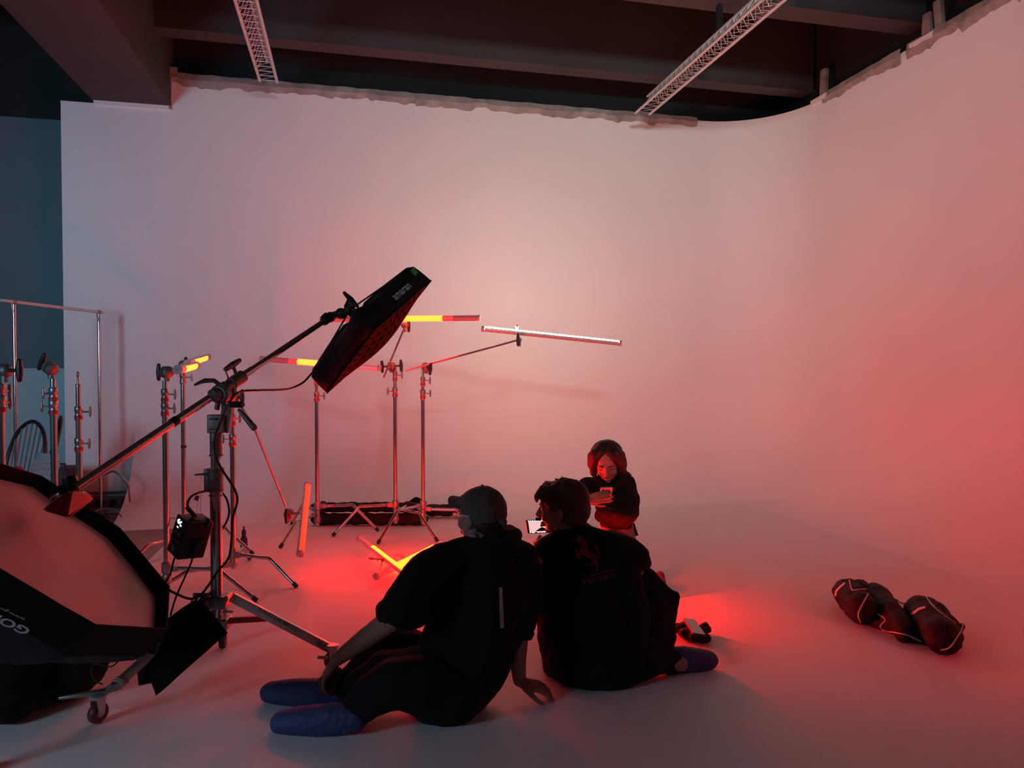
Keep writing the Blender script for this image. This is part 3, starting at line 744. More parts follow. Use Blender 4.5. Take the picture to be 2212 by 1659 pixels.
bmesh.ops.bevel(bm, geom=bm.edges[:], offset=.004, segments=2, affect='EDGES'); bm.verts.index_update()
mb = MB(); mb.add([v.co.copy() for v in bm.verts], [[v.index for v in f.verts] for f in bm.faces]); bm.free()
mb.build('weight_body', M['redweight'], wt)
mb = MB(); mb.tube([P(133, 1068, 2.49), P(110, 1086, 2.46), P(95, 1098, 2.445)], .0018, 6); mb.build('seam_piping', M['piping'], wt)

# ---- open softbox on the boom
sbx = thing('softbox', 'black rectangular softbox with fabric grid tilted down at the top of the boom pole', 'softbox', P(818, 727, 3.9))
Fn = P(812, 708, 3.5); Ft = P(930, 605, 3.88); Fb = P(705, 848, 3.88)
e1 = Ft-Fn; e2 = Fb-Fn; Ff = Fn+e1+e2
nb = -(e1.cross(e2)).normalized(); 
if nb.x > 0: nb = -nb            # backwards, away from the lit face
def sb_pt(u, v, dpt, shrink=0):   # u,v in 0..1 over the face
    u2 = .5+(u-.5)*(1-shrink); v2 = .5+(v-.5)*(1-shrink)
    return Fn+e1*u2+e2*v2+nb*dpt
def side(c0, c1, name, m):
    mb = MB(); n = 10; rows = []
    for i, (dp, sh_) in enumerate(((0, 0), (.060, .005), (.115, .02), (.140, .10), (.165, .45), (.18, .80))):
        row = []
        for k in range(n+1):
            t = k/n; u = c0[0]+(c1[0]-c0[0])*t; v = c0[1]+(c1[1]-c0[1])*t
            sag = 0 if i < 2 else .16*math.sin(math.pi*t)*(1 if i < 4 else .4)
            row.append(sb_pt(u, v, dp-.02*math.sin(math.pi*t)*(i > 1), min(.95, sh_+sag)))
        rows.append(row)
    mb.v = [p for r in rows for p in r]
    for i in range(len(rows)-1):
        for k in range(n): mb.f.append([i*(n+1)+k, i*(n+1)+k+1, (i+1)*(n+1)+k+1, (i+1)*(n+1)+k]); mb.m.append(0)
    o = mb.build(name, M[m], sbx, ang=25)
    md = o.modifiers.new('thickness', 'SOLIDIFY'); md.thickness = .003
    return o
side((0, 0), (1, 0), 'side_panel', 'nylon'); side((0, 0), (0, 1), 'side_panel', 'nylonred'); side((1, 0), (1, 1), 'side_panel', 'nylon'); side((0, 1), (1, 1), 'side_panel', 'nylonred')
mb = MB()
for a, b in (((0, 0), (1, 0)), ((1, 0), (1, 1)), ((1, 1), (0, 1)), ((0, 1), (0, 0))):
    mb.tube([sb_pt(*a, -.004), sb_pt(*b, -.004)], .004, 8)
mb.build('front_rim', M['nylon'], sbx)
# fabric grid standing on the front face
mb = MB(); n = 9
for k in range(n+1):
    t = k/n; bulge = .050
    for fn in ((lambda s_: sb_pt(t, s_, 0)), (lambda s_: sb_pt(s_, t, 0))):
        pts = [fn(j/10) for j in range(11)]
        out = [p-nb*(.006+bulge*math.sin(math.pi*j/10)*math.sin(math.pi*t)) for j, p in enumerate(pts)]
        N = 11
        mb.add(pts+out, [[j, j+1, N+j+1, N+j] for j in range(10)])
o = mb.build('fabric_grid', M['grid'], sbx, smooth=False); md = o.modifiers.new('thickness', 'SOLIDIFY'); md.thickness = .002
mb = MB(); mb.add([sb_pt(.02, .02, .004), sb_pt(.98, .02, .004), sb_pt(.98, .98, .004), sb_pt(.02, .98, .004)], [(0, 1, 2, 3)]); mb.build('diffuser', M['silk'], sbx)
# lettering on the upper near panel
mb = MB(); c = sb_pt(.58, 0, .055)-e2.normalized()*.004
text_on(mb, 'amaran', c, e1, nb, .060, .002, .0009, .88); mb.build('panel_lettering', M['whiteink'], sbx)
# rods and mount
MT = P(757, 668, 3.80)
mb = MB()
for u, v in ((1, 0), (0, 1), (1, 1), (0, 0)):
    e = sb_pt(u, v, .10, .04)
    mb.tube([MT, MT.lerp(e, .55)+nb*.012, e], .0045, 8)
mb.build('spring_rod', M['plastic'], sbx)
mb = MB(); e = sb_pt(1, 0, .085, .02); x1 = e1.normalized()
mb.prism([e-x1*.045+nb*.022, e-x1*.005+nb*.030, e-x1*.015+nb*-.01, e-x1*.05-nb*.015], -e2.normalized()*.004); mb.build('corner_tab', M['green'], sbx)
mb = MB(); mb.lathe(MT, TR-MT, [(0, -.01), (.035, -.01), (.038, 0), (.038, .012), (.02, .02), (0, .02)], 24)
mb.build('mount_plate', M['plastic'], sbx)
# swivel between pole and softbox
sw = thing('swivel_bracket', 'black swivel bracket joining pole and open softbox', 'bracket', TR)
mb = MB(); dv = (MT-TR).normalized()
mb.lathe(TR-bd*.02, bd, [(0, 0), (.022, 0), (.024, .01), (.024, .05), (.028, .055), (.028, .075), (.02, .085), (0, .085)], 20); mb.build('sleeve', M['plastic'], sw)
mb = MB(); mb.cap(TR+bd*.06, .022, MT-dv*.03, .018); mb.sph(TR.lerp(MT, .62), .030); mb.build('joint', M['plastic'], sw)
mb = MB(); k = P(748, 658, 3.78); mb.cyl(k, P(756, 640, 3.74), .008, n=10); a_ = P(744, 633, 3.75); b_ = P(772, 662, 3.72); mb.cap(a_, .009, a_.lerp(b_, .5), .016); mb.cap(a_.lerp(b_, .5), .016, b_, .009); mb.build('knob', M['plastic'], sw)
mb = MB(); knob_T(mb, P(703, 688, 3.84), (-.3, -.5, .8), .02, .04, .005); mb.build('knob', M['plastic'], sw)

# ---- cable from the softbox down the stand
def cable(name, lab, pts, r=.004, m='rubber', cat='cable', parent=None):
    mb = MB(); mb.tube(bez(pts, 7), r, 9); o = mb.build(name, M[m], parent)
    return tag(o, lab, cat) if parent is None else o
cable('power_cable', 'thick black cable looping from the open softbox down along the boom stand', [P(684, 796, 3.84), P(674, 806, 3.85), P(655, 826, 3.8), P(630, 838, 3.7), P(604, 842, 3.5), P(560, 843, 3.3), P(525, 845, 3.2), P(505, 855, 3.12), P(490, 880, 3.11), P(472, 925, 3.11), P(464, 950, 3.12), P(466, 985, 3.12), P(480, 1015, 3.12), P(503, 1050, 3.12), P(513, 1080, 3.13), P(503, 1120, 3.13), P(500, 1170, 3.13), P(494, 1205, 3.12), P(470, 1235, 3.11), P(450, 1265, 3.1), P(430, 1288, 3.08), P(408, 1293, 3.05), P(375, 1280, 3.0), P(360, 1270, 2.98)], .0055)
cable('power_cable', 'black cable arching from the hanging power box behind the column', [P(404, 1098, 3.05), P(408, 1080, 3.06), P(420, 1068, 3.1), P(445, 1061, 3.2), P(470, 1060, 3.27), P(488, 1075, 3.26), P(495, 1105, 3.25), P(488, 1130, 3.24), P(474, 1150, 3.24)], .005)
cable('thin_cable', 'thin black cable trailing from the bottom of the power box to the floor', [P(384, 1190, 3.06), P(375, 1212, 3.03), P(368, 1240, 3.0), P(352, 1270, 3.0), P(350, 1310, 2.95), FL(372, 1420)+V(0, 0, .01)], .004)
cable('thin_cable', 'black cable running from the power box down past the sandbag', [P(420, 1190, 3.08), P(413, 1215, 3.05), P(400, 1245, 3.03), P(380, 1290, 3.0), P(368, 1330, 2.98)], .004)

# ---- hanging power box
pb = thing('power_box', 'black power controller with glowing white display hanging on the boom stand', 'power box', P(408, 1210, 3.08))
rot = Matrix.Rotation(R(-38), 3, 'Z') @ Matrix.Rotation(R(18), 3, 'Y') @ Matrix.Rotation(R(-8), 3, 'X')
cb = P(411, 1158, 3.08); sx_, sy_, sz_ = .098, .12, .168
loc = lambda x, y, z: cb+rot@V(x*sx_/2, y*sy_/2, z*sz_/2)
mb = MB(); mb.rbox(cb, (sx_, sy_, sz_), rot, b=.006); mb.build('case', M['plastic'], pb)
mb = MB(); rn = random.Random(3)
for i in range(12):
    x, z = rn.uniform(-.55, .2), rn.uniform(.45, .85); mb.box(loc(x, -1.02, z), (.009*rn.uniform(.5, 1.3), .001, .006), rot)
mb.build('display', M['screenwhite'], pb)
mb = MB()
for x, z in ((-.3, .15), (.3, .2), (.55, -.1), (.1, -.15), (-.4, -.2)): mb.cyl(loc(x, -1, z), loc(x, -1.14, z), .009, n=14)
mb.build('button', M['cast'], pb)
mb = MB(); mb.tube([loc(-1, -1, .75), loc(-1.3, -1.25, .7), loc(-1.3, -1.25, -.05), loc(-1, -1, -.1)], .0022, 8); mb.build('handle', M['dullsteel'], pb)
mb = MB(); mb.cyl(loc(-.3, .1, 1), P(404, 1096, 3.05), .0095, n=14); mb.build('plug', M['rubber'], pb)
mb = MB(); mb.box(loc(.1, 0, 1.02), (.035, .03, .002), rot); mb.build('yellow_label', mat('yellow_label', (.30, .20, .02), .6), pb)
mb = MB(); mb.box(loc(-.1, -1.02, -.65), (.018, .001, .026), rot@Matrix.Rotation(R(-30), 3, 'Y')); mb.build('label', M['label'], pb)
mb = MB(); mb.rbox(loc(1.25, .3, -.35), (.03, .05, .08), rot, b=.008); mb.build('rear_clamp', M['plastic'], pb); mb = MB(); mb.tube([loc(1, .4, .9), loc(1.1, .4, 1.25), loc(1.35, .4, 1.2), loc(1.2, .4, .8)], .006, 8); mb.build('carry_strap', M['plastic'], pb)
mb = MB()
for a, b in (((434, 1026), (424, 1112)), ((436, 1026), (432, 1116))):
    mb.tube([P(*a, 3.14), P(*b, 3.1)], .0009, 5)
mb.build('hanging_wire', M['dullsteel'], pb)
mb = MB(); mb.box(P(425, 1076, 3.09), (.018, .001, .022), Matrix.Rotation(R(25), 3, 'Y')); mb.build('cable_tag', M['label'], pb)
# ---- saddle sandbag hanging over the front leg
sg_ = thing('sandbag', 'black rectangular cloth sandbag slung over the front leg of the boom stand', 'sandbag', FL(385, 1500))
def pouch(c4, c4b, name):
    mb = MB(); n = 10; vs = []; 
    A, B, C, D = [Vector(c) for c in c4]; nrm = (B-A).cross(D-A).normalized()
    for s_ in (1, -1):
        for i in range(n+1):
            for j in range(n+1):
                u, v = i/n, j/n; p = A.lerp(B, u).lerp(D.lerp(C, u), v)
                th = .004+.03*(math.sin(math.pi*u)*math.sin(math.pi*v))**.45
                p = p+nrm*s_*th*c4b+V(0, 0, 1)*.004*noise.noise(p*15)
                vs.append(p)
    m = n+1; fs = []
    for i in range(n):
        for j in range(n):
            a = i*m+j; fs.append([a, a+1, a+m+1, a+m]); a += m*m; fs.append([a, a+m, a+m+1, a+1])
    rim = [i*m for i in range(m)]+[n*m+j for j in range(1, m)]+[i*m+n for i in range(n-1, -1, -1)]+[j for j in range(n-1, 0, -1)]
    for k in range(len(rim)): a, b = rim[k], rim[(k+1) % len(rim)]; fs.append([a, b, b+m*m, a+m*m])
    mb.add(vs, fs); return mb.build(name, M['cloth'], sg_)
pouch([P(433, 1291, 2.98), P(492, 1367, 2.94), P(337, 1503, 2.80), P(315, 1440, 2.84)], .8, 'pouch')
pouch([P(428, 1292, 3.06), P(292, 1383, 3.02), P(300, 1482, 2.93), P(352, 1470, 2.93)], .8, 'pouch')
mb = MB(); mb.tube(bez([P(440, 1296, 3.0), P(430, 1284, 3.02), P(418, 1292, 3.02), P(410, 1308, 3.0)], 6), .006, 8, flat=.3); mb.build('strap', M['cloth'], sg_)
cable('thin_cable', 'thin black loop of cord on the floor between light box and front wheel', [P(262, 1420, 2.95), P(240, 1440, 2.9), P(205, 1435, 2.9), P(196, 1450, 2.92), P(205, 1470, 2.9), P(222, 1478, 2.88)], .003)

# ================================================================== OCTAGONAL LIGHT BOX
C8 = V(-1.595, 2.466, .757); A8 = V(.431, .709, -.558).normalized(); B8 = V(.621, -.682, -.386).normalized(); N8 = A8.cross(B8); N8 = -N8 if N8.z < 0 else N8; R8 = .462
ob = thing('octagonal_softbox', 'large octagonal softbox with pink-tinted white front at the left edge', 'softbox', V(C8.x-.25, C8.y, 0))
def o8(k, rr, dp): a = k*math.pi/4; return C8+(A8*math.cos(a)+B8*math.sin(a))*rr+N8*dp
def o8f(kk, rr, dp):
    k = math.floor(kk); f = kk-k; return o8(k, rr, dp).lerp(o8(k+1, rr, dp), f)
mb = MB(); NS = 48
rings = [(R8*.985, 0.0)]+[(R8*x, .002+.006*(1-x)) for x in (.8, .6, .4, .2)]
rows = [[o8f(8*i/NS, r_, d)+N8*(.011*noise.noise(o8f(8*i/NS, r_, d)*5.5)) for i in range(NS)] for r_, d in rings]
vs = [p for r in rows for p in r]+[C8+N8*.006]; fs = []
for j in range(len(rows)-1):
    for i in range(NS): a = j*NS+i; b = j*NS+(i+1) % NS; fs.append([a, b, b+NS, a+NS])
for i in range(NS): fs.append([(len(rows)-1)*NS+i, (len(rows)-1)*NS+(i+1) % NS, len(vs)-1])
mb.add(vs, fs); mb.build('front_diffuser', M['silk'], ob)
mb = MB(); prof = [(R8, -.01), (R8*1.0, .055), (R8*1.015, .056), (R8*1.03, -.01), (R8*1.02, -.06)]
rows = [[o8f(8*i/NS, r_, d)+N8*(.003*noise.noise(o8f(8*i/NS, r_, d)*9)) for i in range(NS)] for r_, d in prof]; vs = [p for r in rows for p in r]; fs = []
for j in range(len(rows)-1):
    for i in range(NS): a = j*NS+i; b = j*NS+(i+1) % NS; fs.append([a, b, b+NS, a+NS])
mb.add(vs, fs); mb.build('rim_lip', M['cloth'], ob, ang=25)
mb = MB(); prof = [(R8*1.02, -.05), (R8*.99, -.09), (R8*.86, -.15), (R8*.66, -.23), (R8*.42, -.31), (R8*.20, -.35), (0.02, -.36)]
rows = [[o8f(8*i/NS, r_*(1-.035*math.sin(math.pi*((8*i/NS) % 1))*(j > 0)), d) for i in range(NS)] for j, (r_, d) in enumerate(prof)]; vs = [p for r in rows for p in r]; fs = []
for j in range(len(rows)-1):
    for i in range(NS): a = j*NS+i; b = j*NS+(i+1) % NS; fs.append([a, b, b+NS, a+NS])
mb.add(vs, fs); skirt = mb.build('back_panel', M['nylon'], ob, ang=20)
# lettering on the near side panel (between vertices 2 and 3)
pa = o8(2, R8*.95, -.145); pb_ = o8(3, R8*.95, -.145); mid = pa.lerp(pb_, .40); lo = o8f(2.5, R8*.80, -.25)
xd = (pa-pb_).normalized(); yd = (o8f(2.5, R8*1.0, -.09)-lo); nn = xd.cross(yd)
out_ = (mid-C8-N8*(mid-C8).dot(N8))
on = out_.normalized(); on = (on*.98-N8*.02).normalized()
yd2 = -yd.normalized()                                    # lettering stands upside down
xd2 = yd2.cross(on).normalized()
mb = MB()
text_on(mb, 'GODOX', o8f(2.40, R8*1.005, -.050)+on*.005+xd2*.095, xd2, yd2, .050, .006, .0015, 1.1)
text_on(mb, 'www.godox.com', o8f(2.40, R8*1.02, -.02)+on*.005+xd2*.10, xd2, yd2, .018, .006, 0, 1.2)
mb.build('panel_lettering', M['whiteink'], skirt)
mb = MB(); hub_ = C8-N8*.36; mb.lathe(hub_+N8*.02, -N8, [(0, 0), (.075, 0), (.085, .02), (.075, .05), (.05, .06), (.05, .2), (0, .2)], 26); mb.build('speed_ring', M['plastic'], ob)
mb = MB(); q = V(hub_.x-.05, hub_.y-.02, 0); mb.cyl(q+V(0, 0, .02), hub_-N8*.10, .016, n=16)
for k in range(3):
    a = R(60+120*k); mb.cyl(q+V(0, 0, .10), q+V(.12*math.cos(a), .12*math.sin(a), .012), .010, n=10)
mb.build('support_stand', M['plastic'], ob)
mb = MB(); mb.tube(bez([o8(0, R8*1.03, .02), o8(0, R8*1.08, -.03)+V(.02, -.02, -.03), o8(0.3, R8*1.1, -.09)+V(.0, -.04, -.05)], 6), .012, 8, flat=.3); mb.build('rim_strap', M['cloth'], ob)

# black cloth bag on the floor at the left edge
mb = MB()
for c, r_ in (((-2.16, 2.86, .20), (.27, .18, .22)), ((-1.92, 3.02, .15), (.20, .14, .16)), ((-2.38, 2.90, .2), (.26, .18, .22)), ((-2.02, 2.84, .09), (.14, .12, .10)), ((-2.24, 2.76, .10), (.16, .12, .11))):
    mb.sph(c, r_)
bb = blobs_mesh(mb, .016, 3, .022, 7, .004, 25)
tag(bb.build('equipment_bag', M['cloth']), 'large black cloth bag slumped on the floor under the octagonal softbox', 'bag')
# ================================================================== CLOTHES RAIL, CHAIRS, CLUTTER (left background)
rr_ = thing('clothes_rail', 'tall chrome clothes rail running back to the white wall', 'clothes rail', P(120, 1000, 6.0)*1.0)
rr_.location.z = 0
q0 = P(30, 652, 5.48); q1 = P(213, 674, 6.5); dq = (q1-q0).normalized()
mb = MB(); mb.cyl(q0-dq*.13, q1+dq*.06, .0135, n=16); mb.build('rail', M['truss'], rr_)
for q in (q0, q1):
    mb = MB(); mb.cyl(V(q.x, q.y, .06), V(q.x, q.y, q.z-.02), .0135, n=16); mb.build('post', M['chrome'], rr_)
    mb = MB(); mb.tube([q-dq*.028, q-dq*.012-V(0, 0, .08), V(q.x, q.y, q.z-.11)], .006, 8); mb.tube([q+dq*.02, V(q.x, q.y, q.z-.09)], .006, 8)
    mb.lathe(q-dq*.012, dq, [(.0135, 0), (.018, 0), (.018, .024), (.0135, .024)], 16); mb.build('rail_socket', M['dullsteel'], rr_)
    b = V(q.x, q.y, .07); mb = MB(); mb.tube([b+V(-.32, .02, 0), b+V(.30, .03, 0)], .011, 10); mb.rbox(b+V(0, 0, .0), (.04, .04, .09), b=.004); mb.build('base_bar', M['dullsteel'], rr_)
    for s_ in (-.30, .28):
        mb = MB(); mb.cyl(b+V(s_, .012, -.045), b+V(s_, .036, -.045), .025, n=18); mb.build('wheel', M['rubber'], rr_)
mb = MB(); mb.tube(bez([P(206, 1034, 6.45), P(232, 1022, 6.45), P(246, 1018, 6.45), P(262, 1028, 6.45), P(277, 1046, 6.45), P(280, 1070, 6.45), P(282, 1085, 6.45)], 5), .010, 10); mb.build('hoop_leg', M['dullsteel'], rr_)

def windsor(lab, x, y, yaw, hh=.56):
    root = thing('windsor_chair', lab, 'chair', V(x, y, 0), 'black spindle back chairs at the left')
    f = V(math.cos(yaw), math.sin(yaw), 0); s_ = V(-f.y, f.x, 0); o = V(x, y, 0)
    mb = MB(); pl = []
    for k in range(28):
        a = 2*math.pi*k/28; pl.append(o+f*(.21*math.cos(a)*(1.05 if math.cos(a) > 0 else .95))+s_*(.22*math.sin(a))+V(0, 0, .43))
    mb.prism(pl, (0, 0, .03)); mb.build('seat', M['darkwood'], root)
    for a, b in ((1, 1), (1, -1), (-1, 1), (-1, -1)):
        mb = MB(); mb.tube([o+f*.14*a+s_*.14*b+V(0, 0, .43), o+f*.17*a+s_*.17*b+V(0, 0, .22), o+f*.20*a+s_*.20*b+V(0, 0, .0)], [.012, .017, .010], 10); mb.build('leg', M['darkwood'], root)
    mb = MB(); mb.cyl(o+f*.17+s_*.17+V(0, 0, .2), o-f*.17+s_*.17+V(0, 0, .2), .009); mb.cyl(o+f*.17-s_*.17+V(0, 0, .2), o-f*.17-s_*.17+V(0, 0, .2), .009); mb.cyl(o+s_*.17+V(0, 0, .2), o-s_*.17+V(0, 0, .2), .009); mb.build('stretcher', M['darkwood'], root)
    bk = lambda t, z: o-f*(.16+.20*z)+s_*t+V(0, 0, .45+z)
    hp = [bk(-.19, 0), bk(-.215, .18), bk(-.20, .36), bk(-.13, hh-.06), bk(0, hh), bk(.13, hh-.06), bk(.20, .36), bk(.215, .18), bk(.19, 0)]
    mb = MB(); mb.tube(bez(hp, 6), .014, 10); mb.build('back_hoop', M['darkwood'], root)
    for k in range(-3, 4):
        t = k*.045; xx = abs(t*1.25); z = hh-.06*(xx/.13)**2 if xx <= .13 else hh-.06-(hh-.42)*(xx-.13)/.07
        mb = MB(); mb.tube([bk(t, 0), bk(t*1.25, z)], .0055, 8); mb.build('spindle', M['darkwood'], root)
    return root
windsor('black spindle back chair, the nearer one, between rail post and thick stand', P(-12, 1060, 5.0).x, 5.0, R(246))
windsor('black spindle back chair, the farther one, partly hidden by the thick stand', P(46, 1060, 5.6).x, 5.6, R(215))
# pale moulded chair
root = thing('plastic_chair', 'pale plastic chair with rows of holes in its backrest behind the octagonal softbox', 'chair', V(P(70, 1100, 4.7).x, 4.7, 0))
xo = root.location.x; rot = Matrix.Rotation(R(-28), 3, 'Z')@Matrix.Rotation(R(-14), 3, 'X')
mb = MB(); bc = P(76, 1020, 4.72); nx, nz = 31, 22
def bp_(i, j, dd=0):
    u = i/nx-.5; v = j/nz-.5; wv = .31*(1-.12*(v > .2)*(v-.2)*4)
    return bc+rot@V(u*wv, .10*(u*u)*2+dd+.02*v, v*.26)
vsF = [bp_(i, j) for j in range(nz+1) for i in range(nx+1)]; vsB = [bp_(i, j, .006) for j in range(nz+1) for i in range(nx+1)]
N_ = len(vsF); fs = []
hole = lambda i, j: j % 3 == 1 and 3 <= j < nz-4 and 3 <= i < nx-3 and i % 2 == 1
mb.v = vsF+vsB
for j in range(nz):
    for i in range(nx):
        a = j*(nx+1)+i; q = [a, a+1, a+nx+2, a+nx+1]
        if hole(i, j):
            for k in range(4): mb.f.append([q[k], q[(k+1) % 4], q[(k+1) % 4]+N_, q[k]+N_]); mb.m.append(0)
        else:
            mb.f.append(q); mb.m.append(0); mb.f.append([t+N_ for t in q]); mb.m.append(0)
mb.build('backrest', M['whiteplastic'], root, ang=60)
mb = MB(); mb.rbox(V(xo, 4.50, .44), (.42, .40, .02), Matrix.Rotation(R(-28), 3, 'Z'), b=.009); mb.build('seat', M['whiteplastic'], root)
for a, b in ((-.17, .17), (.17, .17), (-.17, -.15), (.17, -.15)):
    d = Matrix.Rotation(R(-28), 3, 'Z')@V(a, b, 0); mb = MB()
    top = V(xo, 4.52, .44)+d
    mb.tube([V(top.x, top.y, .0)+d*.15, top]+([bc+rot@V(a*1.0, .01, -.10)] if b > 0 else []), .012, 10); mb.build('leg', M['truss'], root)
# red cloth thrown on the nearer chair's seat
mb = MB(); c = V(P(34, 990, 4.95).x, 4.95, .58); mb.sph(c, (.10, .09, .14)); mb.sph(c+V(.05, -.03, -.04), (.08, .07, .08)); mb.sph(c+V(-.06, 0, -.04), (.07, .07, .08))
tag(blobs_mesh(mb, .012, 2, .015, 12).build('red_cloth', M['redcloth']), 'crumpled red cloth lying on the nearer black spindle chair', 'cloth')
mb = MB(); c = V(P(56, 996, 4.85).x, 4.84, .66); mb.sph(c, (.04, .035, .035)); mb.sph(c+V(.04, 0, -.01), (.03, .025, .02))
tag(blobs_mesh(mb, .008, 2, .008, 18).build('tissue', M['whiteplastic']), 'small crumpled white tissue beside the red cloth on the chair', 'tissue')
mb = MB(); mb.rbox(V(P(128, 1060, 6.35).x, 6.35, .26), (.26, .30, .52), Matrix.Rotation(WROT, 3, 'Z'), b=.015)
cs = mb.build('equipment_case', M['cabinet']); tag(cs, 'dark maroon case standing by the pale wall behind the thick stand', 'case')
mb = MB(); p = V(P(128, 1000, 6.3).x, 6.3, .52); mb.tube([p+V(-.06, 0, 0), p+V(-.05, 0, .035), p+V(.05, 0, .035), p+V(.06, 0, 0)], .008, 8); mb.build('handle', M['plastic'], cs)
# steel raceway with round openings along the foot of the wall
rw = thing('cable_raceway', 'grey steel cable box with round openings along the foot of the wall', 'cable box', W(7.3, .05, 0))
mb = MB(); mb.rbox(W(7.30, .045, .11), (.75, .08, .10), Matrix.Rotation(WROT, 3, 'Z'), b=.006); mb.build('housing', M['raceway'], rw)
for k in range(6):
    mb = MB(); c = W(7.00+k*.115, .086, .11); mb.lathe(c, W(0, 1)-W(0, 0), [(0, 0), (.028, 0), (.034, .004), (.038, 0), (.038, .006), (0, .006)], 18); mb.build('socket', M['rubber'], rw)
mb = MB(); mb.rbox(W(7.3, .03, .20), (.75, .03, .02), Matrix.Rotation(WROT, 3, 'Z'), b=.004); mb.build('ledge', M['raceway'], rw)
rn = random.Random(8); mb = MB()
for k in range(16):
    c = V(P(rn.uniform(190, 222), 1120, 6.4).x, rn.uniform(6.2, 6.5), 0); pts = []
    a0 = rn.uniform(0, 6); r_ = rn.uniform(.05, .13)
    for j in range(11):
        a = a0+j*rn.uniform(.5, .75); pts.append(c+V(math.cos(a)*r_, math.sin(a)*r_*.7, .012+rn.uniform(0, .085)))
    mb.tube(bez(pts, 3), rn.choice((.004, .006, .007)), 6)
tag(mb.build('cable_tangle', mat('grey_cable', (.07, .065, .065), .45, var=.6, vscale=18)), 'tangled heap of dark cables on the floor below the raceway', 'cables', kind='stuff')
cable('pale_cable', 'pale brown cable arching over the tangled cables at the wall', [P(196, 1118, 6.3), P(205, 1106, 6.35), P(225, 1099, 6.4), P(244, 1100, 6.4), P(256, 1108, 6.35), P(262, 1116, 6.25)], .007, 'copper')

# ================================================================== BAGS BEHIND THE STANDS
def line_on(parent, name, bvh, pxs, r, m, n=5, lift=.0):
    eye = V(0, 0, EYE); pts = []
    pl = [V(a, b, 0) for a, b in pxs]; pl = bez(pl, n)
    for p in pl:
        d = ray(p.x, p.y).normalized(); h = bvh.ray_cast(eye, d)
        if h[0] is not None: pts.append(h[0]-d*r*.3+V(0, 0, lift))
    if len(pts) < 3: return None
    # drop jumps
    good = [pts[0]]
    for p in pts[1:]:
        if (p-good[-1]).length < .3: good.append(p)
    mb = MB(); mb.tube(good, r, 7); return mb.build(name, M[m], parent)
def strip_on(parent, name, bvh, quads, m, off=.0015, sub=3):
    mb = MB(); vs = [v for q in quads for v in q]; fs = [list(range(4*i, 4*i+4)) for i in range(len(quads))]
    decal(mb, (vs, fs), lambda x, y: (x, y), bvh, off, sub); return mb.build(name, M[m], parent, smooth=False)
def long_bag(lab, pxa, pxb, Y, r, zc, amp=.008, seed=0, sq=.8):
    mb = MB(); a = P(pxa, 1100, Y); b = P(pxb, 1100, Y); a.z = b.z = zc
    n = 9
    for k in range(n):
        mb.sph(a.lerp(b, k/(n-1)), ((b-a).length/n*1.1, r, r*sq))
    for e in (a, b): mb.rbox(e+(b-a).normalized()*(.02 if e is a else -.02), (.06, r*1.7, r*1.5), b=.02)
    g = blobs_mesh(mb, .011, 3, amp, 9, .002, 40); o = g.build('tube_bag', M['nylonred']); tag(o, lab, 'bag'); return o, bvh_of(g)
o1, b1 = long_bag('lower long black bag lying behind the middle stands, pale piping on its edge', 694, 900, 6.36, .070, .052)
line_on(o1, 'piping', b1, [(694, 1143), (712, 1138), (726, 1133), (745, 1136), (770, 1140), (800, 1133), (835, 1138), (880, 1133)], .0045, 'piping')
o2, b2 = long_bag('upper long black bag resting on the lower one behind the middle stands', 690, 885, 6.40, .066, .150, sq=.72)
line_on(o2, 'piping', b2, [(700, 1124), (730, 1122), (760, 1124), (800, 1122), (840, 1124), (868, 1123)], .0035, 'piping')
o3, b3 = long_bag('long black bag on the floor behind the capped man and the right-hand back stand', 930, 1040, 6.68, .072, .068)
mb = MB(); c = P(893, 1108, 6.62); mb.sph(V(c.x, 6.64, .07), (.075, .07, .085)); mb.sph(V(c.x+.03, 6.6, .15), (.06, .05, .06)); mb.sph(V(c.x-.03, 6.6, .12), (.05, .05, .05))
tag(blobs_mesh(mb, .010, 2, .012, 12).build('cloth_pouch', M['cloth']), 'small crumpled black pouch between the two back stands', 'pouch')
# small dark bottle on the floor
mb = MB(); p = FL(527, 1189); mb.lathe(p, UP, [(0, 0), (.026, 0), (.028, .01), (.026, .09), (.016, .105), (.014, .12), (.016, .122), (.016, .155), (.006, .165), (.006, .185), (0, .185)], 20)
tag(mb.build('spray_bottle', M['plastic']), 'small black bottle standing alone on the floor behind the boom stand', 'bottle')

# ================================================================== SOFT POUCHES ON THE FLOOR AT THE RIGHT
def pouch_bag(lab, bl, pip, stripe, name='tube_bag'):
    mb = MB()
    for p, r0, q, r1 in bl: mb.cap(p, r0, q, r1)
    g = blobs_mesh(mb, .009, 3, .011, 9, .0015, 45); bv = bvh_of(g)
    o = g.build(name, M['nylonred']); tag(o, lab, 'bag', 'black tube bags on the floor at the right')
    for pl in pip: line_on(o, 'piping', bv, pl, .0036, 'piping')
    if stripe: strip_on(o, 'reflective_stripe', bv, stripe, 'piping')
    return o
pA = [(FL(1830, 1281, .085), .085, FL(1862, 1316, .08), .085), (FL(1856, 1272, .08), .06, FL(1870, 1290, .06), .06), (FL(1872, 1315, .04), .035, FL(1866, 1335, .03), .03)]
pouch_bag('leftmost of the soft black pouches at the right, opening folded over',
  pA, [[(1833, 1245), (1838, 1268), (1843, 1275), (1860, 1273), (1875, 1273), (1876, 1281), (1866, 1300), (1855, 1322), (1855, 1335), (1860, 1345)]],
  [[(1824, 1257), (1826, 1261), (1815, 1270), (1812, 1267)], [(1812, 1267), (1815, 1270), (1808, 1278), (1804, 1276)], [(1804, 1276), (1808, 1278), (1806, 1288), (1802, 1287)]])
